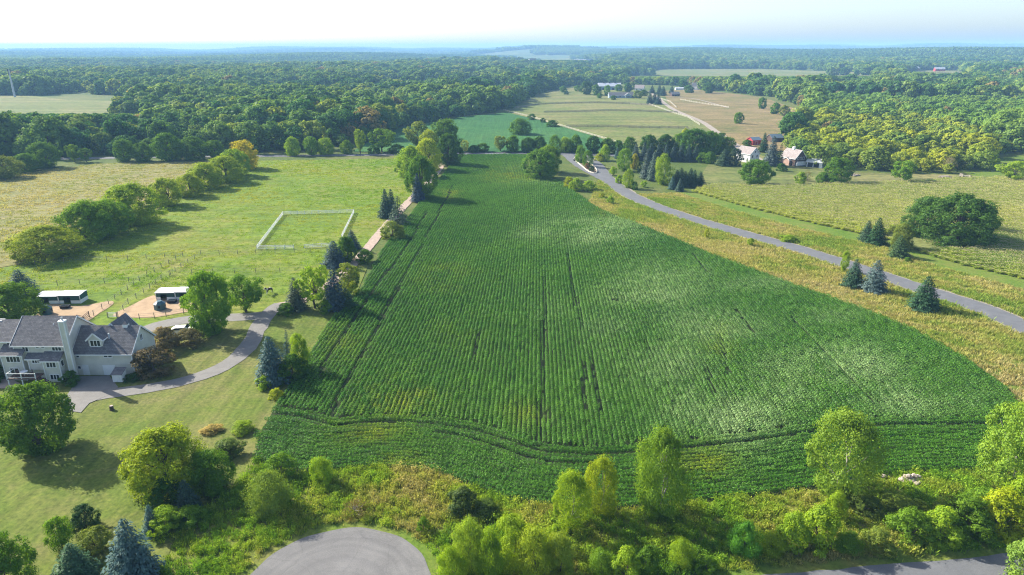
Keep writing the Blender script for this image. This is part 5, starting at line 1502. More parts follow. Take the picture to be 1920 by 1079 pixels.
M['shingle'] = shingle_mat('grey_shingles', (0.132, 0.131, 0.134), (0.188, 0.186, 0.188))
M['shingle_tan'] = shingle_mat('tan_shingles', (0.285, 0.250, 0.235), (0.345, 0.305, 0.290))
M['siding'] = siding_mat('sage_siding', (0.60, 0.58, 0.50))
M['siding_white'] = siding_mat('white_siding', (0.72, 0.72, 0.70))
M['siding_brown'] = siding_mat('brown_siding', (0.085, 0.055, 0.045))
M['siding_red'] = siding_mat('red_siding', (0.42, 0.045, 0.050))
M['siding_salmon'] = siding_mat('salmon_siding', (0.40, 0.27, 0.21))
M['siding_blue'] = siding_mat('blue_grey_siding', (0.26, 0.33, 0.38))
M['siding_green'] = siding_mat('green_siding', (0.028, 0.085, 0.070))
M['white'] = plain_mat('white_paint', (0.72, 0.72, 0.70), 0.6, 0.05)
M['metal_white'] = plain_mat('white_metal_roof', (0.52, 0.54, 0.57), 0.5, 0.08, 0.4, 0.5)
M['metal_blue'] = plain_mat('blue_metal_roof', (0.16, 0.22, 0.27), 0.5, 0.1)
M['dark'] = plain_mat('dark_parts_and_painted_shade', (0.015, 0.015, 0.016), 0.9, 0.2)  # near black for dark parts and for shade painted into openings
M['deckwood'] = plain_mat('brown_deck_boards', (0.105, 0.060, 0.050), 0.8, 0.3, 3.0)
M['postwood'] = plain_mat('weathered_wood', (0.240, 0.215, 0.175), 0.9, 0.25, 3.0)
M['wire'] = plain_mat('fence_wire', (0.16, 0.16, 0.14), 0.5, 0.1, 1.0, 0.5)
M['teal'] = plain_mat('teal_plastic', (0.018, 0.095, 0.115), 0.4, 0.12, 1.0, 0.5)
M['black'] = plain_mat('black_rubber', (0.016, 0.016, 0.017), 0.6, 0.2)
M['stone'] = plain_mat('pale_stone', (0.46, 0.38, 0.32), 0.9, 0.3, 1.2, 0.2, 0.05)
M['galv'] = plain_mat('galvanised_steel', (0.50, 0.52, 0.54), 0.4, 0.1, 0.6, 0.5)
def glass_mat():
    m, nt, out = new_mat('window_glass')
    b = finish(nt, out, (0.018, 0.026, 0.034), 0.08, None, 0, 0.5)
    return m
M['glass'] = glass_mat()

def face_frame(face, x0, x1, y0, y1):
    """origin and axes of a wall face of the block"""
    if face == 'f': return Vector((0, y0, 0)), Vector((1, 0, 0)), Vector((0, -1, 0))
    if face == 'b': return Vector((0, y1, 0)), Vector((1, 0, 0)), Vector((0, 1, 0))
    if face == 'l': return Vector((x0, 0, 0)), Vector((0, 1, 0)), Vector((-1, 0, 0))
    return Vector((x1, 0, 0)), Vector((0, 1, 0)), Vector((1, 0, 0))

def fbox(mb, o, ax, nrm, u0, u1, z0, z1, d0, d1):
    up = Vector((0, 0, 1))
    v = []
    for d in (d0, d1):
        for (u, z) in ((u0, z0), (u1, z0), (u1, z1), (u0, z1)):
            v.append(o + ax * u + nrm * d + up * z)
    mb.add(v, [(0, 3, 2, 1), (4, 5, 6, 7), (0, 1, 5, 4), (1, 2, 6, 5), (2, 3, 7, 6), (3, 0, 4, 7)])

def window(parent, fr, u, z, w, h, n=1, frame='white', pane='glass', t=0.12):
    """window: white frame with n panes; u, z: lower left corner on the wall face"""
    o, ax, nr = fr
    mb = MB()
    fbox(mb, o, ax, nr, u - t, u, z - t, z + h + t, -0.03, 0.07); fbox(mb, o, ax, nr, u + w, u + w + t, z - t, z + h + t, -0.03, 0.07)
    fbox(mb, o, ax, nr, u, u + w, z + h, z + h + t, -0.03, 0.07); fbox(mb, o, ax, nr, u, u + w, z - t, z, -0.03, 0.09)
    pw = w / n
    for i in range(1, n):
        fbox(mb, o, ax, nr, u + pw * i - 0.05, u + pw * i + 0.05, z, z + h, -0.03, 0.06)
    wf = mb.build('window', M[frame], parent)
    for i in range(n):
        p = MB(); fbox(p, o, ax, nr, u + pw * i + (0.05 if i else 0), u + pw * (i + 1) - (0.05 if i < n - 1 else 0), z, z + h, -0.02, 0.025)
        p.build('pane', M[pane], wf)
    return wf

def door(parent, fr, u, w, h, col='white', name='door', z=0.02):
    o, ax, nr = fr
    mb = MB(); fbox(mb, o, ax, nr, u, u + w, z, z + h, -0.02, 0.04)
    d = mb.build(name, M[col], parent)
    f = MB(); t = 0.1
    fbox(f, o, ax, nr, u - t, u, z, z + h + t, -0.02, 0.07); fbox(f, o, ax, nr, u + w, u + w + t, z, z + h + t, -0.02, 0.07); fbox(f, o, ax, nr, u, u + w, z + h, z + h + t, -0.02, 0.07)
    f.build('door_frame', M['white'], d)
    return d

def block(parent, x0, x1, y0, y1, z0, ze, zr, wall, roof, axis='x', over=0.4, trim='white', thick=0.16):
    """gabled block: wall, roof and white edge boards as parts"""
    if axis == 'x':
        a0, a1, b0, b1 = x0, x1, y0, y1
    else:
        a0, a1, b0, b1 = y0, y1, x0, x1
    c = (b0 + b1) / 2; hw = (b1 - b0) / 2
    sl = (zr - ze) / hw
    MB().prism([(b0, z0), (b1, z0), (b1, ze - 0.02), (c, zr - 0.02), (b0, ze - 0.02)], a0, a1, axis).build('wall', M[wall], parent)
    r = MB()
    e = over; t = thick
    for s in (-1, 1):
        prof = [(c, zr), (c + s * (hw + e), ze - e * sl), (c + s * (hw + e), ze - e * sl + t), (c, zr + t)]
        r.prism(prof, a0 - e * 0.8, a1 + e * 0.8, axis)
    rf = r.build('roof', M[roof], parent)
    if trim:
        tb = MB()
        for s in (-1, 1):
            for end in (a0 - e * 0.8 - 0.03, a1 + e * 0.8 + 0.03):
                p = (c, zr + t / 2 - 0.02); q = (c + s * (hw + e), ze - e * sl + t / 2 - 0.02)
                A = (end, p[0], p[1]) if axis == 'x' else (p[0], end, p[1])
                B = (end, q[0], q[1]) if axis == 'x' else (q[0], end, q[1])
                tb.bar(A, B, 0.06, 0.26)
            q = (c + s * (hw + e + 0.03), ze - e * sl + t / 2 - 0.04)
            A = (a0 - e * 0.8, q[0], q[1]) if axis == 'x' else (q[0], a0 - e * 0.8, q[1])
            B = (a1 + e * 0.8, q[0], q[1]) if axis == 'x' else (q[0], a1 + e * 0.8, q[1])
            tb.bar(A, B, 0.06, 0.2)
        tb.build('edge_trim', M[trim], rf)
    return rf

def corners(parent, x0, x1, y0, y1, z0, ze, w=0.16, which='fl fr bl br'):
    for k in which.split():
        x = x0 if k[1] == 'l' else x1; y = y0 if k[0] == 'f' else y1
        MB().box(x - w * 0.5, x + w * 0.5, y - w * 0.5, y + w * 0.5, z0, ze).build('corner_trim', M['white'], parent)

def main_house():
    z0 = float(hgt(-78, 112)) + 0.05
    H = empty('country_house', (-78, 110, z0))
    tag(H, 'large sage grey two storey house with grey shingle roofs and attached garage', 'house')
    # garage wing
    block(H, 0.3, 10.4, 0.4, 8.3, -0.5, 4.45, 7.9, 'siding', 'shingle')
    corners(H, 0.3, 10.4, 0.4, 8.3, -0.3, 4.2, which='fr br')
    gf = face_frame('f', 0.3, 10.4, 0.4, 8.3)
    window(H, gf, 0.6, 3.55, 0.5, 0.5, 1); window(H, gf, 5.5, 3.6, 1.4, 0.5, 2); window(H, gf, 0.45, 1.3, 0.5, 0.5, 1)
    door(H, gf, 1.3, 0.95, 1.95); gd = door(H, gf, 5.0, 2.0, 1.9, name='garage_door')
    for k in range(3):
        m = MB(); fbox(m, *gf, 5.04, 6.96, 0.08 + k * 0.62, 0.08 + k * 0.62 + 0.55, 0.03, 0.06); m.build('door_panel', M['white'], gd)
    b = MB(); fbox(b, *gf, 0.45, 10.3, 2.12, 2.24, -0.02, 0.04); b.build('band_board', M['siding'], H)
    gr = face_frame('r', 0.3, 10.4, 0.4, 8.3)
    window(H, gr, 4.0, 5.2, 0.7, 1.1, 2)
    # dormer on the garage roof
    block(H, 2.75, 5.15, 1.2, 4.3, 5.0, 6.65, 7.75, 'siding', 'shingle', 'y', 0.3)
    df = face_frame('f', 2.75, 5.15, 1.2, 4.3)
    window(H, df, 3.1, 5.35, 1.7, 1.05, 3)
    # rear gables showing above the ridges
    block(H, 3.6, 7.0, 4.6, 9.2, 4.0, 6.2, 8.3, 'siding', 'shingle', 'y', 0.3)
    # cupola
    cu = MB().box(7.7, 8.5, 3.95, 4.75, 7.6, 8.35).build('cupola', M['white'], H)
    MB().add([(7.6, 3.85, 8.35), (8.6, 3.85, 8.35), (8.6, 4.85, 8.35), (7.6, 4.85, 8.35), (8.1, 4.35, 8.85)], [(0, 1, 4), (1, 2, 4), (2, 3, 4), (3, 0, 4), (3, 2, 1, 0)]).build('cupola_roof', M['shingle'], cu)
    MB().box(5.75, 6.0, 2.3, 2.55, 5.6, 7.3).build('flue', M['galv'], H)
    # main block
    block(H, -9.3, -0.25, -0.7, 8.0, -0.5, 6.55, 10.05, 'siding', 'shingle')
    corners(H, -9.3, -0.25, -0.7, 8.0, -0.3, 6.3, which='fl fr')
    mf = face_frame('f', -9.3, -0.25, -0.7, 8.0)
    window(H, mf, -7.75, 5.2, 0.95, 0.8, 2); window(H, mf, -5.35, 5.85, 0.5, 0.22, 1); window(H, mf, -4.4, 5.85, 0.5, 0.22, 1); window(H, mf, -2.55, 5.35, 1.55, 0.85, 3)
    MB().tube([(-3.4, 2.2, 8.8), (-3.4, 2.2, 9.35)], 0.06, 6).build('vent_pipe', M['white'], H)
    # chimney on the front corner
    ch = MB().prism([(0.05, -0.2), (0.95, -0.2), (0.95, 10.9), (0.05, 10.9)], -1.35, -0.65, 'y').build('chimney', M['siding'], H)
    for x in (0.05, 0.95):
        MB().box(x - 0.07, x + 0.07, -1.42, -1.28, -0.2, 10.85).build('corner_trim', M['white'], ch)
    MB().box(-0.05, 1.05, -1.45, -0.55, 10.9, 11.15).build('chimney_cap', M['white'], ch)
    MB().tube([(0.5, -0.9, 11.1), (0.5, -0.9, 11.75)], 0.14, 8).build('chimney_flue', M['galv'], ch)
    MB().box(-0.2, 0.28, -0.6, 0.38, -0.3, 4.2).build('wall', M['siding'], H)
    # front bay with its own low roof
    def lean_bay(x0, x1, y0, y1, zb, ze, zr, wins):
        MB().prism([(y0, zb), (y1, zb), (y1, zr - 0.1), (y0, ze - 0.02)], x0, x1, 'x').build('wall', M['siding'], H)
        sl = (zr - ze) / (y1 - y0)
        r = MB().prism([(y1 + 0.05, zr), (y0 - 0.4, ze - 0.4 * sl), (y0 - 0.4, ze - 0.4 * sl + 0.14), (y1 + 0.05, zr + 0.14)], x0 - 0.35, x1 + 0.35, 'x').build('roof', M['shingle'], H)
        MB().bar((x0 - 0.37, y0 - 0.43, ze - 0.4 * sl + 0.03), (x1 + 0.37, y0 - 0.43, ze - 0.4 * sl + 0.03), 0.06, 0.2).build('edge_trim', M['white'], r)
        f = face_frame('f', x0, x1, y0, y1)
        for wn in wins: window(H, f, *wn)
        corners(H, x0, x1, y0, y1, max(zb, -0.3), ze - 0.2, which='fl fr')
        return face_frame('r', x0, x1, y0, y1)
    fr = lean_bay(-3.7, -0.9, -2.2, -0.72, -0.4, 4.25, 5.1, [(-3.1, 2.85, 1.55, 1.05, 3), (-2.9, 0.5, 1.5, 0.9, 3)])
    window(H, fr, -1.75, 2.8, 0.6, 1.0, 1)
    lean_bay(-6.7, -4.1, -1.5, -0.72, 2.0, 4.35, 4.85, [(-6.0, 3.35, 1.3, 0.75, 3)])
    # family room wing
    block(H, -20.0, -9.32, 0.2, 7.4, -0.5, 6.9, 9.3, 'siding', 'shingle')
    wf = face_frame('f', -20.0, -9.32, 0.2, 7.4)
    window(H, wf, -11.0, 5.95, 1.6, 0.8, 3); window(H, wf, -13.6, 5.95, 1.0, 0.8, 2)
    MB().box(-14.6, -13.4, 3.4, 4.4, 7.6, 9.3).build('chimney', M['white'], H)
    lb = lean_bay(-11.2, -7.6, -1.6, 0.18, -0.4, 5.05, 6.1, [(-10.3, 3.6, 2.3, 1.35, 4), (-10.1, 1.4, 1.4, 0.95, 2)])
    # raised deck
    D = MB()
    D.box(-8.9, -3.9, -4.4, -2.25, 1.55, 1.72)
    dk = D.build('deck', M['deckwood'], H)
    for x in (-8.8, -6.4, -4.0):
        MB().box(x - 0.07, x + 0.07, -4.38, -4.24, -0.3, 2.7).build('deck_post', M['white'], dk)
    for (x0, x1) in ((-8.75, -6.45), (-6.35, -4.05)):
        MB().box(x0, x1, -4.34, -4.28, 2.58, 2.66).build('rail', M['white'], dk); MB().box(x0, x1, -4.34, -4.28, 1.85, 1.92).build('rail', M['white'], dk)
        for i in range(12):
            x = x0 + (x1 - x0) * (i + 0.5) / 12
            MB().box(x - 0.02, x + 0.02, -4.33, -4.29, 1.92, 2.58).build('baluster', M['deckwood'], dk)
    MB().bar((-8.85, -4.3, 2.62), (-8.85, -1.7, 2.62), 0.08, 0.08).build('rail', M['white'], dk)
    for i in range(9):
        MB().box(-3.85 + i * 0.28, -3.6 + i * 0.28, -4.3, -3.3, 1.5 - i * 0.17, 1.58 - i * 0.17).build('step', M['deckwood'], dk)
    # garden furniture on the deck
    def chair(x, y, rz, lab):
        c = empty('deck_chair', (x - 78, y + 110, z0 + 1.72), rz)
        MB().box(-0.28, 0.28, -0.28, 0.28, 0.38, 0.45).build('seat', M['deckwood'], c)
        MB().box(-0.28, 0.28, 0.24, 0.30, 0.45, 1.0).build('backrest', M['deckwood'], c)
        for sx in (-0.24, 0.24):
            for sy in (-0.24, 0.24):
                MB().box(sx - 0.03, sx + 0.03, sy - 0.03, sy + 0.03, 0, 0.38).build('leg', M['deckwood'], c)
        tag(c, lab, 'chair', 'chairs on the deck')
    chair(-7.8, -3.3, 0.4, 'dark brown patio chair at the closed end of the raised deck'); chair(-5.6, -3.0, -0.8, 'dark brown patio chair beside the raised deck steps')
    t = empty('patio_table', (-6.7 - 78, -3.1 + 110, z0 + 1.72))
    MB().tube([(0, 0, 0.70), (0, 0, 0.75)], 0.6, 14).build('table_top', M['white'], t)
    for k in range(4):
        a = k * math.pi / 2 + 0.7
        MB().tube([(0.42 * math.cos(a), 0.42 * math.sin(a), 0), (0.35 * math.cos(a), 0.35 * math.sin(a), 0.7)], 0.03, 5).build('leg', M['white'], t)
    tag(t, 'pale round patio table on the raised deck', 'table')
    # utility shed on the forecourt
    zz = float(hgt(-69, 108)) + 0.2
    S = empty('utility_shed', (-69.1, 108.2, zz))
    MB().prism([(-0.75, 0), (0.75, 0), (0.75, 1.95), (-0.75, 1.45)], -0.85, 0.85, 'x').build('wall', M['siding_white'], S)
    MB().prism([(-0.9, 1.42), (0.9, 2.02), (0.9, 2.12), (-0.9, 1.52)], -1.0, 1.0, 'x').build('roof', M['shingle'], S)
    for x in (-0.42, 0.04):
        MB().box(x, x + 0.38, -0.80, -0.745, 0.1, 1.3).build('door', M['white'], S)
    tag(S, 'small pale lean-to shed on the drive in front of the garage', 'shed')
main_house()

def simple_building(name, label, cat, loc, yaw, L, Wd, ze, zr, wall, roof, wins=(), doors=(), trim='white', over=0.4, group=None, extra=None):
    B = empty(name, loc, yaw)
    block(B, -L / 2, L / 2, -Wd / 2, Wd / 2, -0.6, ze, zr, wall, roof, 'x', over, trim)
    for face, u, z, w, h, n in wins:
        window(B, face_frame(face, -L / 2, L / 2, -Wd / 2, Wd / 2), u, z, w, h, n)
    for face, u, w, h, col in doors:
        door(B, face_frame(face, -L / 2, L / 2, -Wd / 2, Wd / 2), u, w, h, col)
    tag(B, label, cat, group)
    if extra: extra(B)
    return B

def at(px, py, lift=0.0):
    p = P(px, py); p.z += lift
    return p

# farm across the road.  the ridge runs along local x; the 'l' end gable faces the camera side after the yaw
simple_building('farmhouse', 'white farmhouse with a pinkish tan roof beside the spruces', 'house', at(1401, 303), math.radians(118), 9.5, 6.6, 4.6, 7.6, 'siding_white', 'shingle_tan',
                [('l', -1.9, 2.6, 0.8, 1.3, 1), ('l', 1.2, 2.6, 0.8, 1.3, 1), ('b', -3.4, 0.9, 0.9, 1.4, 1), ('b', -1.0, 0.9, 0.9, 1.4, 1), ('b', 2.0, 0.9, 0.9, 1.4, 1), ('l', -0.4, 5.0, 0.7, 1.0, 1)])
def redx(B):
    MB().box(-0.2, 1.0, -0.6, 0.6, 7.6, 9.0).build('cupola', M['white'], B)
    MB().prism([(-2.9, 0.4), (2.9, 0.4), (2.9, 1.9), (-2.9, 2.3)], -5.75, -5.02, 'x').build('porch_wall', M['siding_white'], B)
    f = MB()
    for i in range(7):
        y = -2.9 + i * 0.95
        f.box(-6.0, -5.9, y - 0.06, y + 0.06, 1.5, 2.3)
    f.box(-6.02, -5.88, -3.0, 3.0, 2.3, 2.45)
    f.build('balcony_rail', M['white'], B)
    MB().box(-5.06, -5.02, -3.1, 3.1, -0.4, 1.4).build('painted_basement_shade', M['dark'], B)  # black slab on the gable paints the shade of the open basement
    block(B, -2.0, 2.0, 2.0, 4.4, -0.5, 2.8, 4.0, 'siding_salmon', 'shingle_tan', 'y', 0.3)
simple_building('red_house', 'brown and salmon gabled farm building with a white cupola', 'house', at(1486, 309), math.radians(112), 10.0, 6.8, 4.0, 7.8, 'siding_brown', 'shingle_tan',
                [('l', -2.2, 3.2, 0.9, 1.2, 1), ('l', -0.45, 3.2, 0.9, 1.2, 1), ('l', 1.3, 3.2, 0.9, 1.2, 1)], extra=redx)
def openshed(B):
    for x in (-3.2, -0.3):
        MB().box(x, x + 2.5, -2.82, -2.7, 0.05, 2.2).build('painted_bay_shade', M['dark'], B)  # black panel on the closed wall paints the shade of an open bay
simple_building('open_shed', 'small white open fronted shed with a white metal roof', 'shed', at(1529, 313), math.radians(-38), 7.2, 5.5, 2.7, 3.9, 'siding_white', 'metal_white', extra=openshed)
simple_building('red_shed', 'bright red wooden shed beside the farm track', 'shed', at(1413, 272), math.radians(20), 6.4, 5.4, 3.2, 4.6, 'siding_red', 'metal_blue', [], [('f', -1.2, 1.9, 2.3, 'siding_red')], trim='siding_red')
simple_building('grey_barn', 'grey roofed barn half hidden behind the tall blue grey spruce', 'barn', at(1452, 266), math.radians(15), 8, 6, 2.8, 4.6, 'siding_brown', 'metal_blue', trim=None)
# hobby farm on the far slope
def barn2(B):
    for x in (-11, -4, 3):
        MB().box(x, x + 3.0, -7.06, -7.0, 0.0, 3.4).build('barn_door', M['dark'], B)
    for i in range(3):
        c = MB().box(-8 + i * 8 - 0.7, -8 + i * 8 + 0.7, -0.7, 0.7, 8.9, 10.4).build('cupola', M['dark'], B)
simple_building('riding_barn', 'large barn with a broad gleaming white roof on the far slope', 'barn', at(1142, 169), math.radians(4), 32, 14, 5.5, 9.5, 'siding_blue', 'metal_white', extra=barn2)
def ranch(B):
    block(B, 2.5, 9.0, -7.6, -4.0, -0.5, 3.6, 6.0, 'siding_blue', 'shingle', 'y', 0.4)
    window(B, face_frame('f', 2.5, 9.0, -7.6, 0), 3.6, 0.8, 4.0, 1.6, 4)
simple_building('ranch_house', 'long blue grey ranch house with a front gable below the white roofed barn', 'house', at(1166, 184), math.radians(3), 32, 9, 3.2, 6.4, 'siding_blue', 'shingle',
                [('f', -14, 0.9, 2.2, 1.4, 2), ('f', -9, 0.9, 2.2, 1.4, 2), ('f', -4, 0.9, 2.2, 1.4, 2), ('f', 11, 0.9, 2.2, 1.4, 2)], extra=ranch)
simple_building('grey_cottage', 'small pinkish grey cottage among trees behind the ranch house', 'house', at(1199, 171), math.radians(-20), 12, 9, 4, 8, 'siding_white', 'shingle_tan', [('f', -4, 1, 2, 1.5, 2), ('f', 2, 1, 2, 1.5, 2)])
def whx(B):
    block(B, -3, 3.4, -7.5, -3.0, -0.5, 5.2, 9.2, 'siding_white', 'shingle', 'y', 0.4)
    MB().box(5, 6.6, -0.8, 0.8, 6, 12.0).build('chimney', M['white'], B)
    window(B, face_frame('f', -3, 3.4, -7.5, 0), -1.4, 2.5, 2.8, 2.0, 3)
simple_building('white_house', 'tall white house with many gables at the wood edge', 'house', at(1309, 169), math.radians(-12), 18, 10, 5.4, 10.0, 'siding_white', 'shingle', [('f', -8, 1, 2.5, 1.6, 3), ('f', 4.6, 1, 2.5, 1.6, 3)], extra=whx)
simple_building('dark_shed', 'small dark roofed shed at the top of the farm track', 'shed', at(1265, 181), math.radians(10), 10, 7, 2.8, 5.2, 'siding_brown', 'shingle', [], [('f', -1.5, 3, 2.3, 'dark')], trim=None)
simple_building('white_roof_shed', 'low pale shed between the dark shed and the white house', 'shed', at(1275, 169), math.radians(0), 14, 6, 2.4, 3.6, 'siding_white', 'metal_white', trim=None)
def woodx(B):
    MB().box(-0.9, 0.9, -0.9, 0.9, 7.8, 10.4).build('cupola', M['white'], B)
    MB().add([(-1.1, -1.1, 10.4), (1.1, -1.1, 10.4), (1.1, 1.1, 10.4), (-1.1, 1.1, 10.4), (0, 0, 12.0)], [(0, 1, 4), (1, 2, 4), (2, 3, 4), (3, 0, 4), (3, 2, 1, 0)]).build('cupola_roof', M['metal_white'], B)
    block(B, 3.5, 8.5, -8.0, -4.0, -0.5, 5.0, 8.4, 'siding_white', 'metal_white', 'y', 0.4)
pw = Vector(((551 - 960) / F_PX * 452, 462, 0)); pw.z = float(hgt(pw.x, pw.y)) + 3.0
simple_building('stable', 'white roofed stable with a cupola hidden in the near wood', 'barn', pw, math.radians(2), 22, 8, 5.0, 8.4, 'siding_white', 'metal_white', [('f', -10, 1.2, 2, 1.4, 2), ('f', -5, 1.2, 2, 1.4, 2)], extra=woodx)
# specks of far farms
for nm, lab, px, py, L, Wd, ze, zr, wl, rf, ya in [
    ('far_barn', 'long white barn far beyond the wood with a grey end', 1090, 124, 44, 16, 9, 15, 'siding_white', 'metal_white', 3), ('far_barn', 'middle white barn of three far beyond the wood', 1103, 125, 24, 16, 9, 17, 'siding_white', 'metal_white', 40), ('far_barn', 'low white barn last of three far beyond the wood', 1117, 127, 34, 14, 7, 12, 'siding_white', 'metal_white', -10),
    ('far_barn', 'red sided far barn in the valley clearing', 1714, 135, 17, 9, 4, 7, 'siding_red', 'metal_white', 5), ('far_barn', 'red and white far barn beside the valley clearing', 1760, 137, 20, 9, 4, 7.5, 'siding_red', 'metal_white', -5),
    ('far_house', 'tiny white house far off above the distant fields', 1001, 101, 36, 18, 9, 16, 'siding_white', 'metal_white', 10), ('far_house', 'tiny white roof among hazy trees beside the far barns', 998, 127, 22, 14, 12, 20, 'siding_white', 'shingle_tan', 30)]:
    simple_building(nm, lab, 'barn' if 'barn' in nm else 'house', at(px, py, 4.0), math.radians(ya), L, Wd, ze, zr, wl, rf, [('f', -L * 0.3, 2, 3, 2.5, 1), ('f', L * 0.15, 2, 3, 2.5, 1)], trim=None)

# communication mast
def mast():
    p = P(28, 183)
    top = z_at(131, p.y) - p.z
    B = empty('communication_mast', p)
    MB().tube([(0, 0, -1), (0, 0, top * 0.5), (0, 0, top)], [1.3, 1.0, 0.6], 10).build('pole', M['galv'], B)
    for k, h in enumerate((0.97, 0.86)):
        ring = MB()
        for j in range(3):
            a = j * 2.094 + 0.5
            ring.bar((0, 0, top * h), (1.5 * math.cos(a), 1.5 * math.sin(a), top * h), 0.15)
        pl = ring.build('antenna_arm', M['galv'], B)
        for j in range(3):
            a = j * 2.094 + 0.5
            MB().box(1.5 * math.cos(a) - 0.25, 1.5 * math.cos(a) + 0.25, 1.5 * math.sin(a) - 0.25, 1.5 * math.sin(a) + 0.25, top * h - 1.6, top * h + 1.6).build('antenna', M['dark'], pl)
    tag(B, 'tall pale communication mast rising behind the hay field', 'mast')
mast()
# ---------------------------------------------------------------- horse shelters, fences and small things
def shelter(label, x0, x1, y, yaw_pts=None, left_gap=0.0):
    z = float(hgt((x0 + x1) / 2, y)) + 0.12
    B = empty('horse_shelter', ((x0 + x1) / 2, y, z), 0.03)
    L = (x1 - x0) / 2
    for s, (a, b) in enumerate(((-L, -0.06), (0.06, L))):
        zf = 1.95 if s else 1.82
        MB().box(a, b, 3.0, 3.1, 0, zf + 0.06).build('back_wall', M['siding_green'], B)
        prof = [(0, 0), (3.0, 0), (3.0, zf + 0.1), (2.3, zf + 0.22), (0, zf)]
        MB().prism(prof, a, a + 0.1, 'x').build('end_wall', M['siding_green'], B)
        MB().prism(prof, b - 0.1, b, 'x').build('end_wall', M['siding_green'], B)
        MB().prism([(-0.02, 0), (3.02, 0), (3.02, 0.85), (-0.02, 0.85)], b if s else a - 0.04, b + 0.04 if s else a, 'x').build('kick_board', M['white'], B)
        w = b - a
        MB().box(a + 0.1, b - 0.1, -0.05, 0.05, zf - 0.45, zf - 0.02).build('header', M['siding_green'], B)
        for u0, u1 in ((0.02, 0.22), (0.55, 0.98)):
            MB().box(a + w * u0, a + w * u1, -0.05, 0.05, 0.75, zf - 0.45).build('front_panel', M['siding_green'], B)
            MB().box(a + w * u0, a + w * u1, -0.07, 0.05, 0.02, 0.75).build('kick_board', M['white'], B)
        MB().prism([(-0.35, zf - 0.02), (2.3, zf + 0.24), (3.25, zf + 0.08), (3.25, zf + 0.17), (2.3, zf + 0.33), (-0.35, zf + 0.07)], a - 0.15, b + 0.15, 'x').build('roof', M['metal_white'], B)
        t = MB()
        for x in (a - 0.02, b + 0.02):
            t.box(x - 0.06, x + 0.06, -0.12, -0.02, 0, zf)
        t.build('corner_trim', M['white'], B)
    MB().box(-L + 0.1, L - 0.1, 2.8, 2.98, 0.01, 1.8).build('painted_inner_shade', M['dark'], B)  # black sheet before the back wall paints the shade seen through the openings
    tag(B, label, 'shelter')
shelter('long green horse shelter with a white roof in two sections, fully in view', -108.3, -98.6, 146.0)
shelter('green horse shelter with a white roof half hidden by the tall maple', -82.4, -73.6, 148.6)

def hay_hut(label, px, py, r=1.25):
    p = P(px, py); p.z += 0.15
    B = empty('hay_hut', p, 0.3)
    n = 8
    ring = lambda rr, z: [(rr * math.cos(2 * math.pi * (k + 0.5) / n), rr * math.sin(2 * math.pi * (k + 0.5) / n), z) for k in range(n)]
    v = ring(r, 0) + ring(r, 1.35); f = [(k, (k + 1) % n, n + (k + 1) % n, n + k) for k in range(n)] + [tuple(range(n - 1, -1, -1)), tuple(range(n, 2 * n))]
    body = MB().add(v, f).build('body', M['teal'], B)
    v = ring(r * 1.06, 1.36) + ring(r * 0.45, 1.95); f = [(k, (k + 1) % n, n + (k + 1) % n, n + k) for k in range(n)] + [tuple(range(n - 1, -1, -1)), tuple(range(n, 2 * n))]
    MB().add(v, f).build('lid', M['teal'], B)
    for k in range(4):
        a = 2 * math.pi * (2 * k) / n
        c, s = math.cos(a), math.sin(a); q = r * math.cos(math.pi / n)
        MB().bar((c * (q - 0.05), s * (q - 0.05), 0.85), (c * (q + 0.015), s * (q + 0.015), 0.85), 0.45, 0.6).build('painted_window_shade', M['dark'], B)  # black block on the closed body paints the shade of a feed opening
    tag(B, label, 'hay feeder')
hay_hut('teal plastic hay hut before the shelter nearer the house', 88, 590)
hay_hut('teal plastic hay hut in the paddock beside the half hidden shelter', 301, 581)

def trough(label, px, py, yaw):
    p = P(px, py); p.z += 0.16
    B = empty('feed_trough', p, yaw)
    MB().prism([(-0.5, 0.0), (0.5, 0.0), (0.62, 0.65), (-0.62, 0.65)], -0.9, 0.9, 'x').build('tub', M['black'], B)
    MB().box(-0.82, 0.82, -0.5, 0.5, 0.655, 0.66).build('water', M['glass'], B)
    tag(B, label, 'trough')
trough('black rubber trough by the middle post of the fully visible shelter', 123, 579, 0.1)
trough('black rubber trough in front of the half hidden shelter', 323, 569, 0.05)

def fence(name, label, pxs, post_h, spacing, rails, post_mat, rail_mat, post_w, rail_w, rail_h, snap=False, cat='fence'):
    """posts and rails, each its own part, along a line on the ground"""
    line = np.array([P(*p)[:2] for p in pxs])
    segs = []
    pts = []
    for i in range(len(line) - 1):
        a, b = line[i], line[i + 1]
        n = max(1, int(round(np.hypot(*(b - a)) / spacing)))
        for k in range(n):
            pts.append(a + (b - a) * k / n)
    pts.append(line[-1])
    c = pts[0]
    root = empty(name, (c[0], c[1], float(hgt(*c)) + 0.1))
    rz = root.location.z
    pm = MB().box(-post_w / 2, post_w / 2, -post_w / 2, post_w / 2, -0.3, post_h).mesh('post'); pm.materials.append(M[post_mat])
    for q in pts:
        o = link('post', pm, None, root)
        o.location = (q[0] - c[0], q[1] - c[1], float(hgt(*q)) + 0.1 - rz)
    for i in range(len(pts) - 1):
        a, b = pts[i], pts[i + 1]
        za, zb = float(hgt(*a)) + 0.1 - rz, float(hgt(*b)) + 0.1 - rz
        for h in rails:
            MB().bar((a[0] - c[0], a[1] - c[1], za + h), (b[0] - c[0], b[1] - c[1], zb + h), rail_w, rail_h).build('rail', M[rail_mat], root)
    tag(root, label, cat)
    return root
W_R = (0.35, 0.75, 1.15)
fence('paddock_fence', 'white board fence closing three sides of the small square paddock', [(551, 468), (482, 469), (531, 404), (664, 400), (641, 448)], 1.35, 2.4, W_R, 'white', 'white', 0.13, 0.09, 0.12)
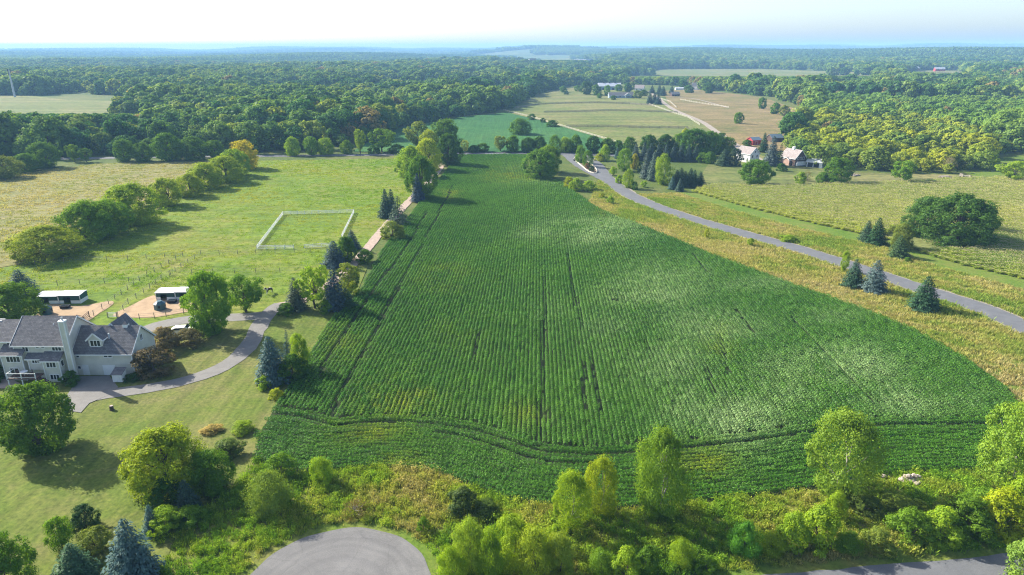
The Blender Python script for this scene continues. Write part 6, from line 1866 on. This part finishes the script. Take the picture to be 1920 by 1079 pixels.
fence('paddock_fence', 'short run of white board fence beyond the gap in the square paddock', [(571, 467), (620, 464)], 1.35, 2.4, W_R, 'white', 'white', 0.13, 0.09, 0.12)
WR = (0.45, 0.85, 1.2)
def wire_fence(label, pxs, sp=5.2):
    fence('wire_fence', label, pxs, 1.35, sp, WR, 'postwood', 'wire', 0.10, 0.03, 0.03)
wire_fence('wire fence with thin posts behind the fully visible horse shelter', [(66, 539), (150, 534), (242, 530), (262, 528)])
wire_fence('wire fence along the grassy lane on the side of the fully visible shelter', [(160, 607), (192, 581), (216, 563), (262, 528), (303, 503), (343, 481)], 3.6)
wire_fence('wire fence along the grassy lane on the side of the half hidden shelter', [(222, 596), (241, 571), (270, 551), (303, 526), (318, 518), (340, 503), (377, 479)], 3.6)
wire_fence('long wire fence crossing the pasture behind the square white paddock gap', [(377, 479), (480, 477), (552, 474), (612, 472)])
wire_fence('wire fence between the trees and the grassy lane in mid pasture', [(320, 517), (400, 514), (480, 513), (570, 511)])
wire_fence('wire fence from the lane end to the pasture hedgerow', [(343, 481), (240, 488), (120, 492), (66, 497)])
wire_fence('wooden post fence along the near side of the sandy paddock by the drive', [(262, 600), (290, 598), (312, 595), (345, 590)], 3.0)
wire_fence('wooden post fence along the near side of the sandy paddock behind the house', [(80, 612), (120, 612), (160, 607)], 3.0)
fence('lane_gate', 'pale wooden gate closing the grassy lane near the house', [(203, 597), (220, 597)], 1.3, 2.2, (0.3, 0.6, 0.9, 1.2), 'postwood', 'white', 0.16, 0.05, 0.1, cat='gate')
fence('corral_gate', 'brown railed gate beside the house gable at the sandy paddock', [(146, 603), (158, 605), (168, 596)], 1.4, 2.0, (0.35, 0.7, 1.05, 1.35), 'deckwood', 'deckwood', 0.14, 0.06, 0.1, cat='gate')
# white rail fences on the far slope
FR = (0.5, 1.05, 1.6)
fence('slope_fence', 'white rail fence beside the farm track on the far slope', [(1217, 197), (1240, 205), (1262, 213), (1290, 222), (1312, 236)], 1.9, 6.0, (0.6, 1.3), 'kerb', 'kerb', 0.18, 0.10, 0.16)
fence('slope_fence', 'white rail fence along the top of the farm track', [(1236, 186), (1256, 192), (1268, 203)], 1.9, 6.0, (0.6, 1.3), 'kerb', 'kerb', 0.18, 0.10, 0.16)
fence('slope_fence', 'white rail fence across the brown slope past the dark shed', [(1275, 188), (1300, 193), (1340, 199), (1366, 203)], 1.9, 6.0, (0.6, 1.3), 'kerb', 'kerb', 0.18, 0.10, 0.16)
fence('slope_fence', 'pale rail fence between the second bean field and the pasture slope', [(944, 208), (985, 218), (1030, 231), (1060, 240), (1110, 255), (1175, 274)], 1.6, 6.0, (0.6, 1.2), 'kerb', 'kerb', 0.18, 0.10, 0.16)
fence('slope_fence', 'dark rail fence crossing the upper pasture slope', [(962, 205), (1010, 197), (1060, 195), (1120, 194), (1180, 196), (1225, 199)], 1.4, 8.0, FR, 'postwood', 'postwood', 0.3, 0.12, 0.3)
fence('slope_fence', 'dark rail fence crossing the lower pasture slope', [(1020, 212), (1080, 211), (1140, 209), (1200, 210), (1270, 213)], 1.4, 8.0, FR, 'postwood', 'postwood', 0.3, 0.12, 0.3)
fence('slope_fence', 'dark rail fence along the bottom of the pasture slope', [(1062, 239), (1140, 239), (1200, 241), (1290, 242)], 1.4, 7.0, FR, 'postwood', 'postwood', 0.26, 0.12, 0.26)

def horse():
    p = P(506, 552); p.z += 0.12
    me = bpy.data.meshes.new('horse')
    V = [(0, 0, 1.22), (0, 0.45, 1.20), (0, 0.85, 1.25), (0, -0.45, 1.22), (0, -0.80, 1.22),
         (0, 1.10, 1.55), (0, 1.30, 1.88), (0, 1.62, 1.72), (0, 1.85, 1.52),
         (0.17, 0.80, 0.85), (0.17, 0.82, 0.48), (0.17, 0.78, 0.05), (-0.17, 0.80, 0.85), (-0.17, 0.82, 0.48), (-0.17, 0.78, 0.05),
         (0.18, -0.72, 0.88), (0.18, -0.92, 0.52), (0.18, -0.86, 0.05), (-0.18, -0.72, 0.88), (-0.18, -0.92, 0.52), (-0.18, -0.86, 0.05),
         (0, -1.02, 1.12), (0, -1.10, 0.62), (0.08, 1.27, 2.05), (-0.08, 1.27, 2.05)]
    Rd = [(0.30, 0.34), (0.28, 0.33), (0.24, 0.30), (0.28, 0.31), (0.26, 0.29), (0.15, 0.22), (0.11, 0.15), (0.09, 0.12), (0.075, 0.08),
          (0.11, 0.13), (0.06, 0.065), (0.065, 0.065), (0.11, 0.13), (0.06, 0.065), (0.065, 0.065), (0.14, 0.17), (0.065, 0.075), (0.065, 0.065), (0.14, 0.17), (0.065, 0.075), (0.065, 0.065), (0.05, 0.05), (0.07, 0.07), (0.03, 0.03), (0.03, 0.03)]
    E = [(0, 1), (1, 2), (0, 3), (3, 4), (2, 5), (5, 6), (6, 7), (7, 8), (2, 9), (9, 10), (10, 11), (2, 12), (12, 13), (13, 14), (4, 15), (15, 16), (16, 17), (4, 18), (18, 19), (19, 20), (4, 21), (21, 22), (6, 23), (6, 24)]
    me.from_pydata(V, E, [])
    o = link('horse', me)
    m, nt, out = new_mat('pinto_coat')
    tc = nd(nt, 'ShaderNodeTexCoord'); n = noise(nt, 1.3, 2, 0.5, tc.outputs['Object'])
    c = ramp(nt, n.outputs[0], [(0.50, (0.055, 0.022, 0.014)), (0.54, (0.65, 0.60, 0.55))]).outputs[0]
    finish(nt, out, c, 0.6)
    me.materials.append(m)
    md = o.modifiers.new('skin', 'SKIN'); md.use_smooth_shade = True
    for i, r_ in enumerate(Rd):
        me.skin_vertices[0].data[i].radius = r_
    me.skin_vertices[0].data[0].use_root = True
    s = o.modifiers.new('sub', 'SUBSURF'); s.levels = 1; s.render_levels = 2
    o.location = p; o.rotation_euler = (0, 0, math.radians(158))
    tag(o, 'brown and white horse standing in the worn corner of the pasture', 'horse')
horse()

def stump():
    p = P(210, 770); p.z += 0.1
    B = empty('tree_stump', p)
    MB().tube([(0, 0, -0.1), (0, 0, 0.15), (0.02, 0, 0.75)], [0.42, 0.33, 0.30], 10).build('bark', M['bark'], B)
    MB().tube([(0.02, 0, 0.755), (0.02, 0, 0.775)], 0.27, 10).build('cut_face', M['stone'], B)
    tag(B, 'short cut tree stump on the lawn below the driveway', 'stump')
stump()

def stone(name, label, p, s, seed, group):
    r = random.Random(seed)
    bm = bmesh.new()
    bmesh.ops.create_icosphere(bm, subdivisions=2, radius=1.0)
    for v in bm.verts:
        k = 1 + 0.18 * math.sin(v.co.x * 3 + seed) + 0.16 * math.sin(v.co.y * 4 + seed * 2) + r.uniform(-0.06, 0.06)
        v.co = Vector((v.co.x * s * k * r.uniform(0.98, 1.02), v.co.y * s * 0.8 * k, v.co.z * s * 0.6 * k))
    me = bpy.data.meshes.new('stone'); bm.to_mesh(me); bm.free()
    o = link(name, me, M['stone'])
    o.location = p; o.rotation_euler = (0, 0, r.uniform(0, 6.28))
    tag(o, label, 'stone', group)
for i, (dx, dy, dz, s) in enumerate([(-1.3, 0, 0.3, 0.5), (-0.7, 0.3, 0.3, 0.45), (0, 0, 0.3, 0.55), (0.7, 0.25, 0.3, 0.5), (1.3, 0.05, 0.25, 0.45), (-0.4, 0.6, 0.3, 0.5), (0.4, 0.7, 0.3, 0.5), (-0.9, -0.5, 0.22, 0.38), (0.3, -0.6, 0.22, 0.4), (1.0, -0.5, 0.22, 0.38), (-0.3, 0.2, 0.75, 0.45), (0.5, 0.3, 0.75, 0.42), (1.1, 0.4, 0.65, 0.36)]):
    p = P(1708, 905); q = Vector((p.x + dx, p.y + dy, float(hgt(p.x + dx, p.y + dy)) + dz + 0.1))
    stone('field_stone', 'pale stone in the heap beside the bean field end', q, s, 60 + i, 'heap of pale field stones')
for i, px in enumerate((1653, 1658)):
    stone('field_stone', 'pale stone lying alone at the bean edge near the tallest poplar', at(px, 896 - i, 0.2), 0.42, 90 + i, 'two loose stones at the bean edge')
stone('field_stone', 'pale rock in the dry grass at the foot of the roadside blue spruce', at(1606, 541, 0.2), 0.5, 95, None)

def car():
    p = P(343, 627); p.z += 0.2
    B = empty('parked_car', p, math.radians(12))
    MB().prism([(-2.2, 0.35), (2.2, 0.35), (2.25, 0.75), (2.15, 0.95), (1.15, 1.05), (0.65, 1.52), (-1.2, 1.58), (-2.05, 1.08), (-2.22, 0.8)], -0.85, 0.85, 'y').build('body', M['white'], B)
    for s in (-1, 1):
        MB().prism([(-1.75, 1.08), (1.0, 1.06), (0.6, 1.44), (-1.15, 1.49)], s * 0.855, s * 0.875, 'y').build('side_window', M['glass'], B)
    MB().bar((1.16, 0, 1.08), (0.70, 0, 1.50), 1.5, 0.03, (0, 1, 0)).build('windscreen', M['glass'], B)
    MB().box(-2.25, -2.21, -0.6, 0.6, 0.82, 1.0).build('tailgate', M['dark'], B)
    for sx in (-1.35, 1.35):
        for sy in (-0.8, 0.8):
            w = MB().tube([(sx, sy - 0.1, 0.33), (sx, sy + 0.1, 0.33)], 0.33, 14).build('wheel', M['black'], B)
            MB().tube([(sx, sy + (0.102 if sy > 0 else -0.102), 0.33), (sx, sy + (0.11 if sy > 0 else -0.11), 0.33)], 0.2, 10).build('hub', M['galv'], w)
    for sy in (-0.6, 0.6):
        MB().box(2.2, 2.26, sy - 0.15, sy + 0.15, 0.65, 0.8).build('headlight', M['galv'], B)
    tag(B, 'white car parked between the brown shrubs behind the garage', 'car')
car()

def wagon(label, px, py, yaw, L=5.0):
    p = P(px, py); p.z += 0.1
    B = empty('farm_wagon', p, yaw)
    MB().box(-L / 2, L / 2, -1.1, 1.1, 0.75, 0.92).build('bed', M['postwood'], B)
    MB().box(-L / 2, -L / 2 + 0.12, -1.05, 1.05, 0.92, 2.0).build('end_rack', M['postwood'], B)
    for sx in (-L * 0.32, L * 0.32):
        for sy in (-1.0, 1.0):
            MB().tube([(sx, sy - 0.1, 0.38), (sx, sy + 0.1, 0.38)], 0.38, 12).build('wheel', M['black'], B)
    MB().bar((L / 2, 0, 0.6), (L / 2 + 1.6, 0, 0.3), 0.1).build('drawbar', M['black'], B)
    tag(B, label, 'wagon')
wagon('flat farm wagon parked in the grass behind the corn beside a second one', 1810, 334, 0.2)
wagon('smaller flat farm wagon parked nearest the lone tree by the grass field', 1826, 338, -0.3, 4.0)
def planks(label, px, py, yaw, seed):
    p = P(px, py); p.z += 0.1
    r = random.Random(seed)
    B = empty('timber_pile', p, yaw)
    for i in range(12):
        a = r.uniform(-0.25, 0.25); y = r.uniform(-1.4, 1.4); z = 0.12 + 0.16 * (i // 4)
        MB().bar((-2.4 * math.cos(a), y - 2.4 * math.sin(a), z), (2.4 * math.cos(a), y + 2.4 * math.sin(a), z + 0.05), 0.3, 0.13).build('plank', M['stone'], B)
    tag(B, label, 'timber')
planks('pile of pale timber on the grass before the bare grey tree', 1772, 333, 0.1, 3)
planks('low pile of pale boards in the farmyard beside the round shed tree', 1602, 330, 0.6, 4)
tree('bare_tree', 'bare grey twiggy tree at the front of the yellow wood', 'tree', 1777, 324, 293, 28, 'bare', (0.16, 0.14, 0.12))
# ---------------------------------------------------------------- haze: the air between here and the far hills
def haze():
    m, nt, out = new_mat('haze_air')
    v = nd(nt, 'ShaderNodeVolumePrincipled')
    v.inputs['Color'].default_value = (0.34, 0.61, 1.0, 1)
    v.inputs['Density'].default_value = HAZE_D
    v.inputs['Anisotropy'].default_value = 0.0
    nt.links.new(v.outputs[0], out.inputs['Volume'])
    mb = MB().box(-15200, 15200, -15200, 15200, -22, 122)
    o = mb.build('haze', m)
    tag(o, 'thin blue haze hanging over the far woods', 'haze', kind='stuff')
haze()
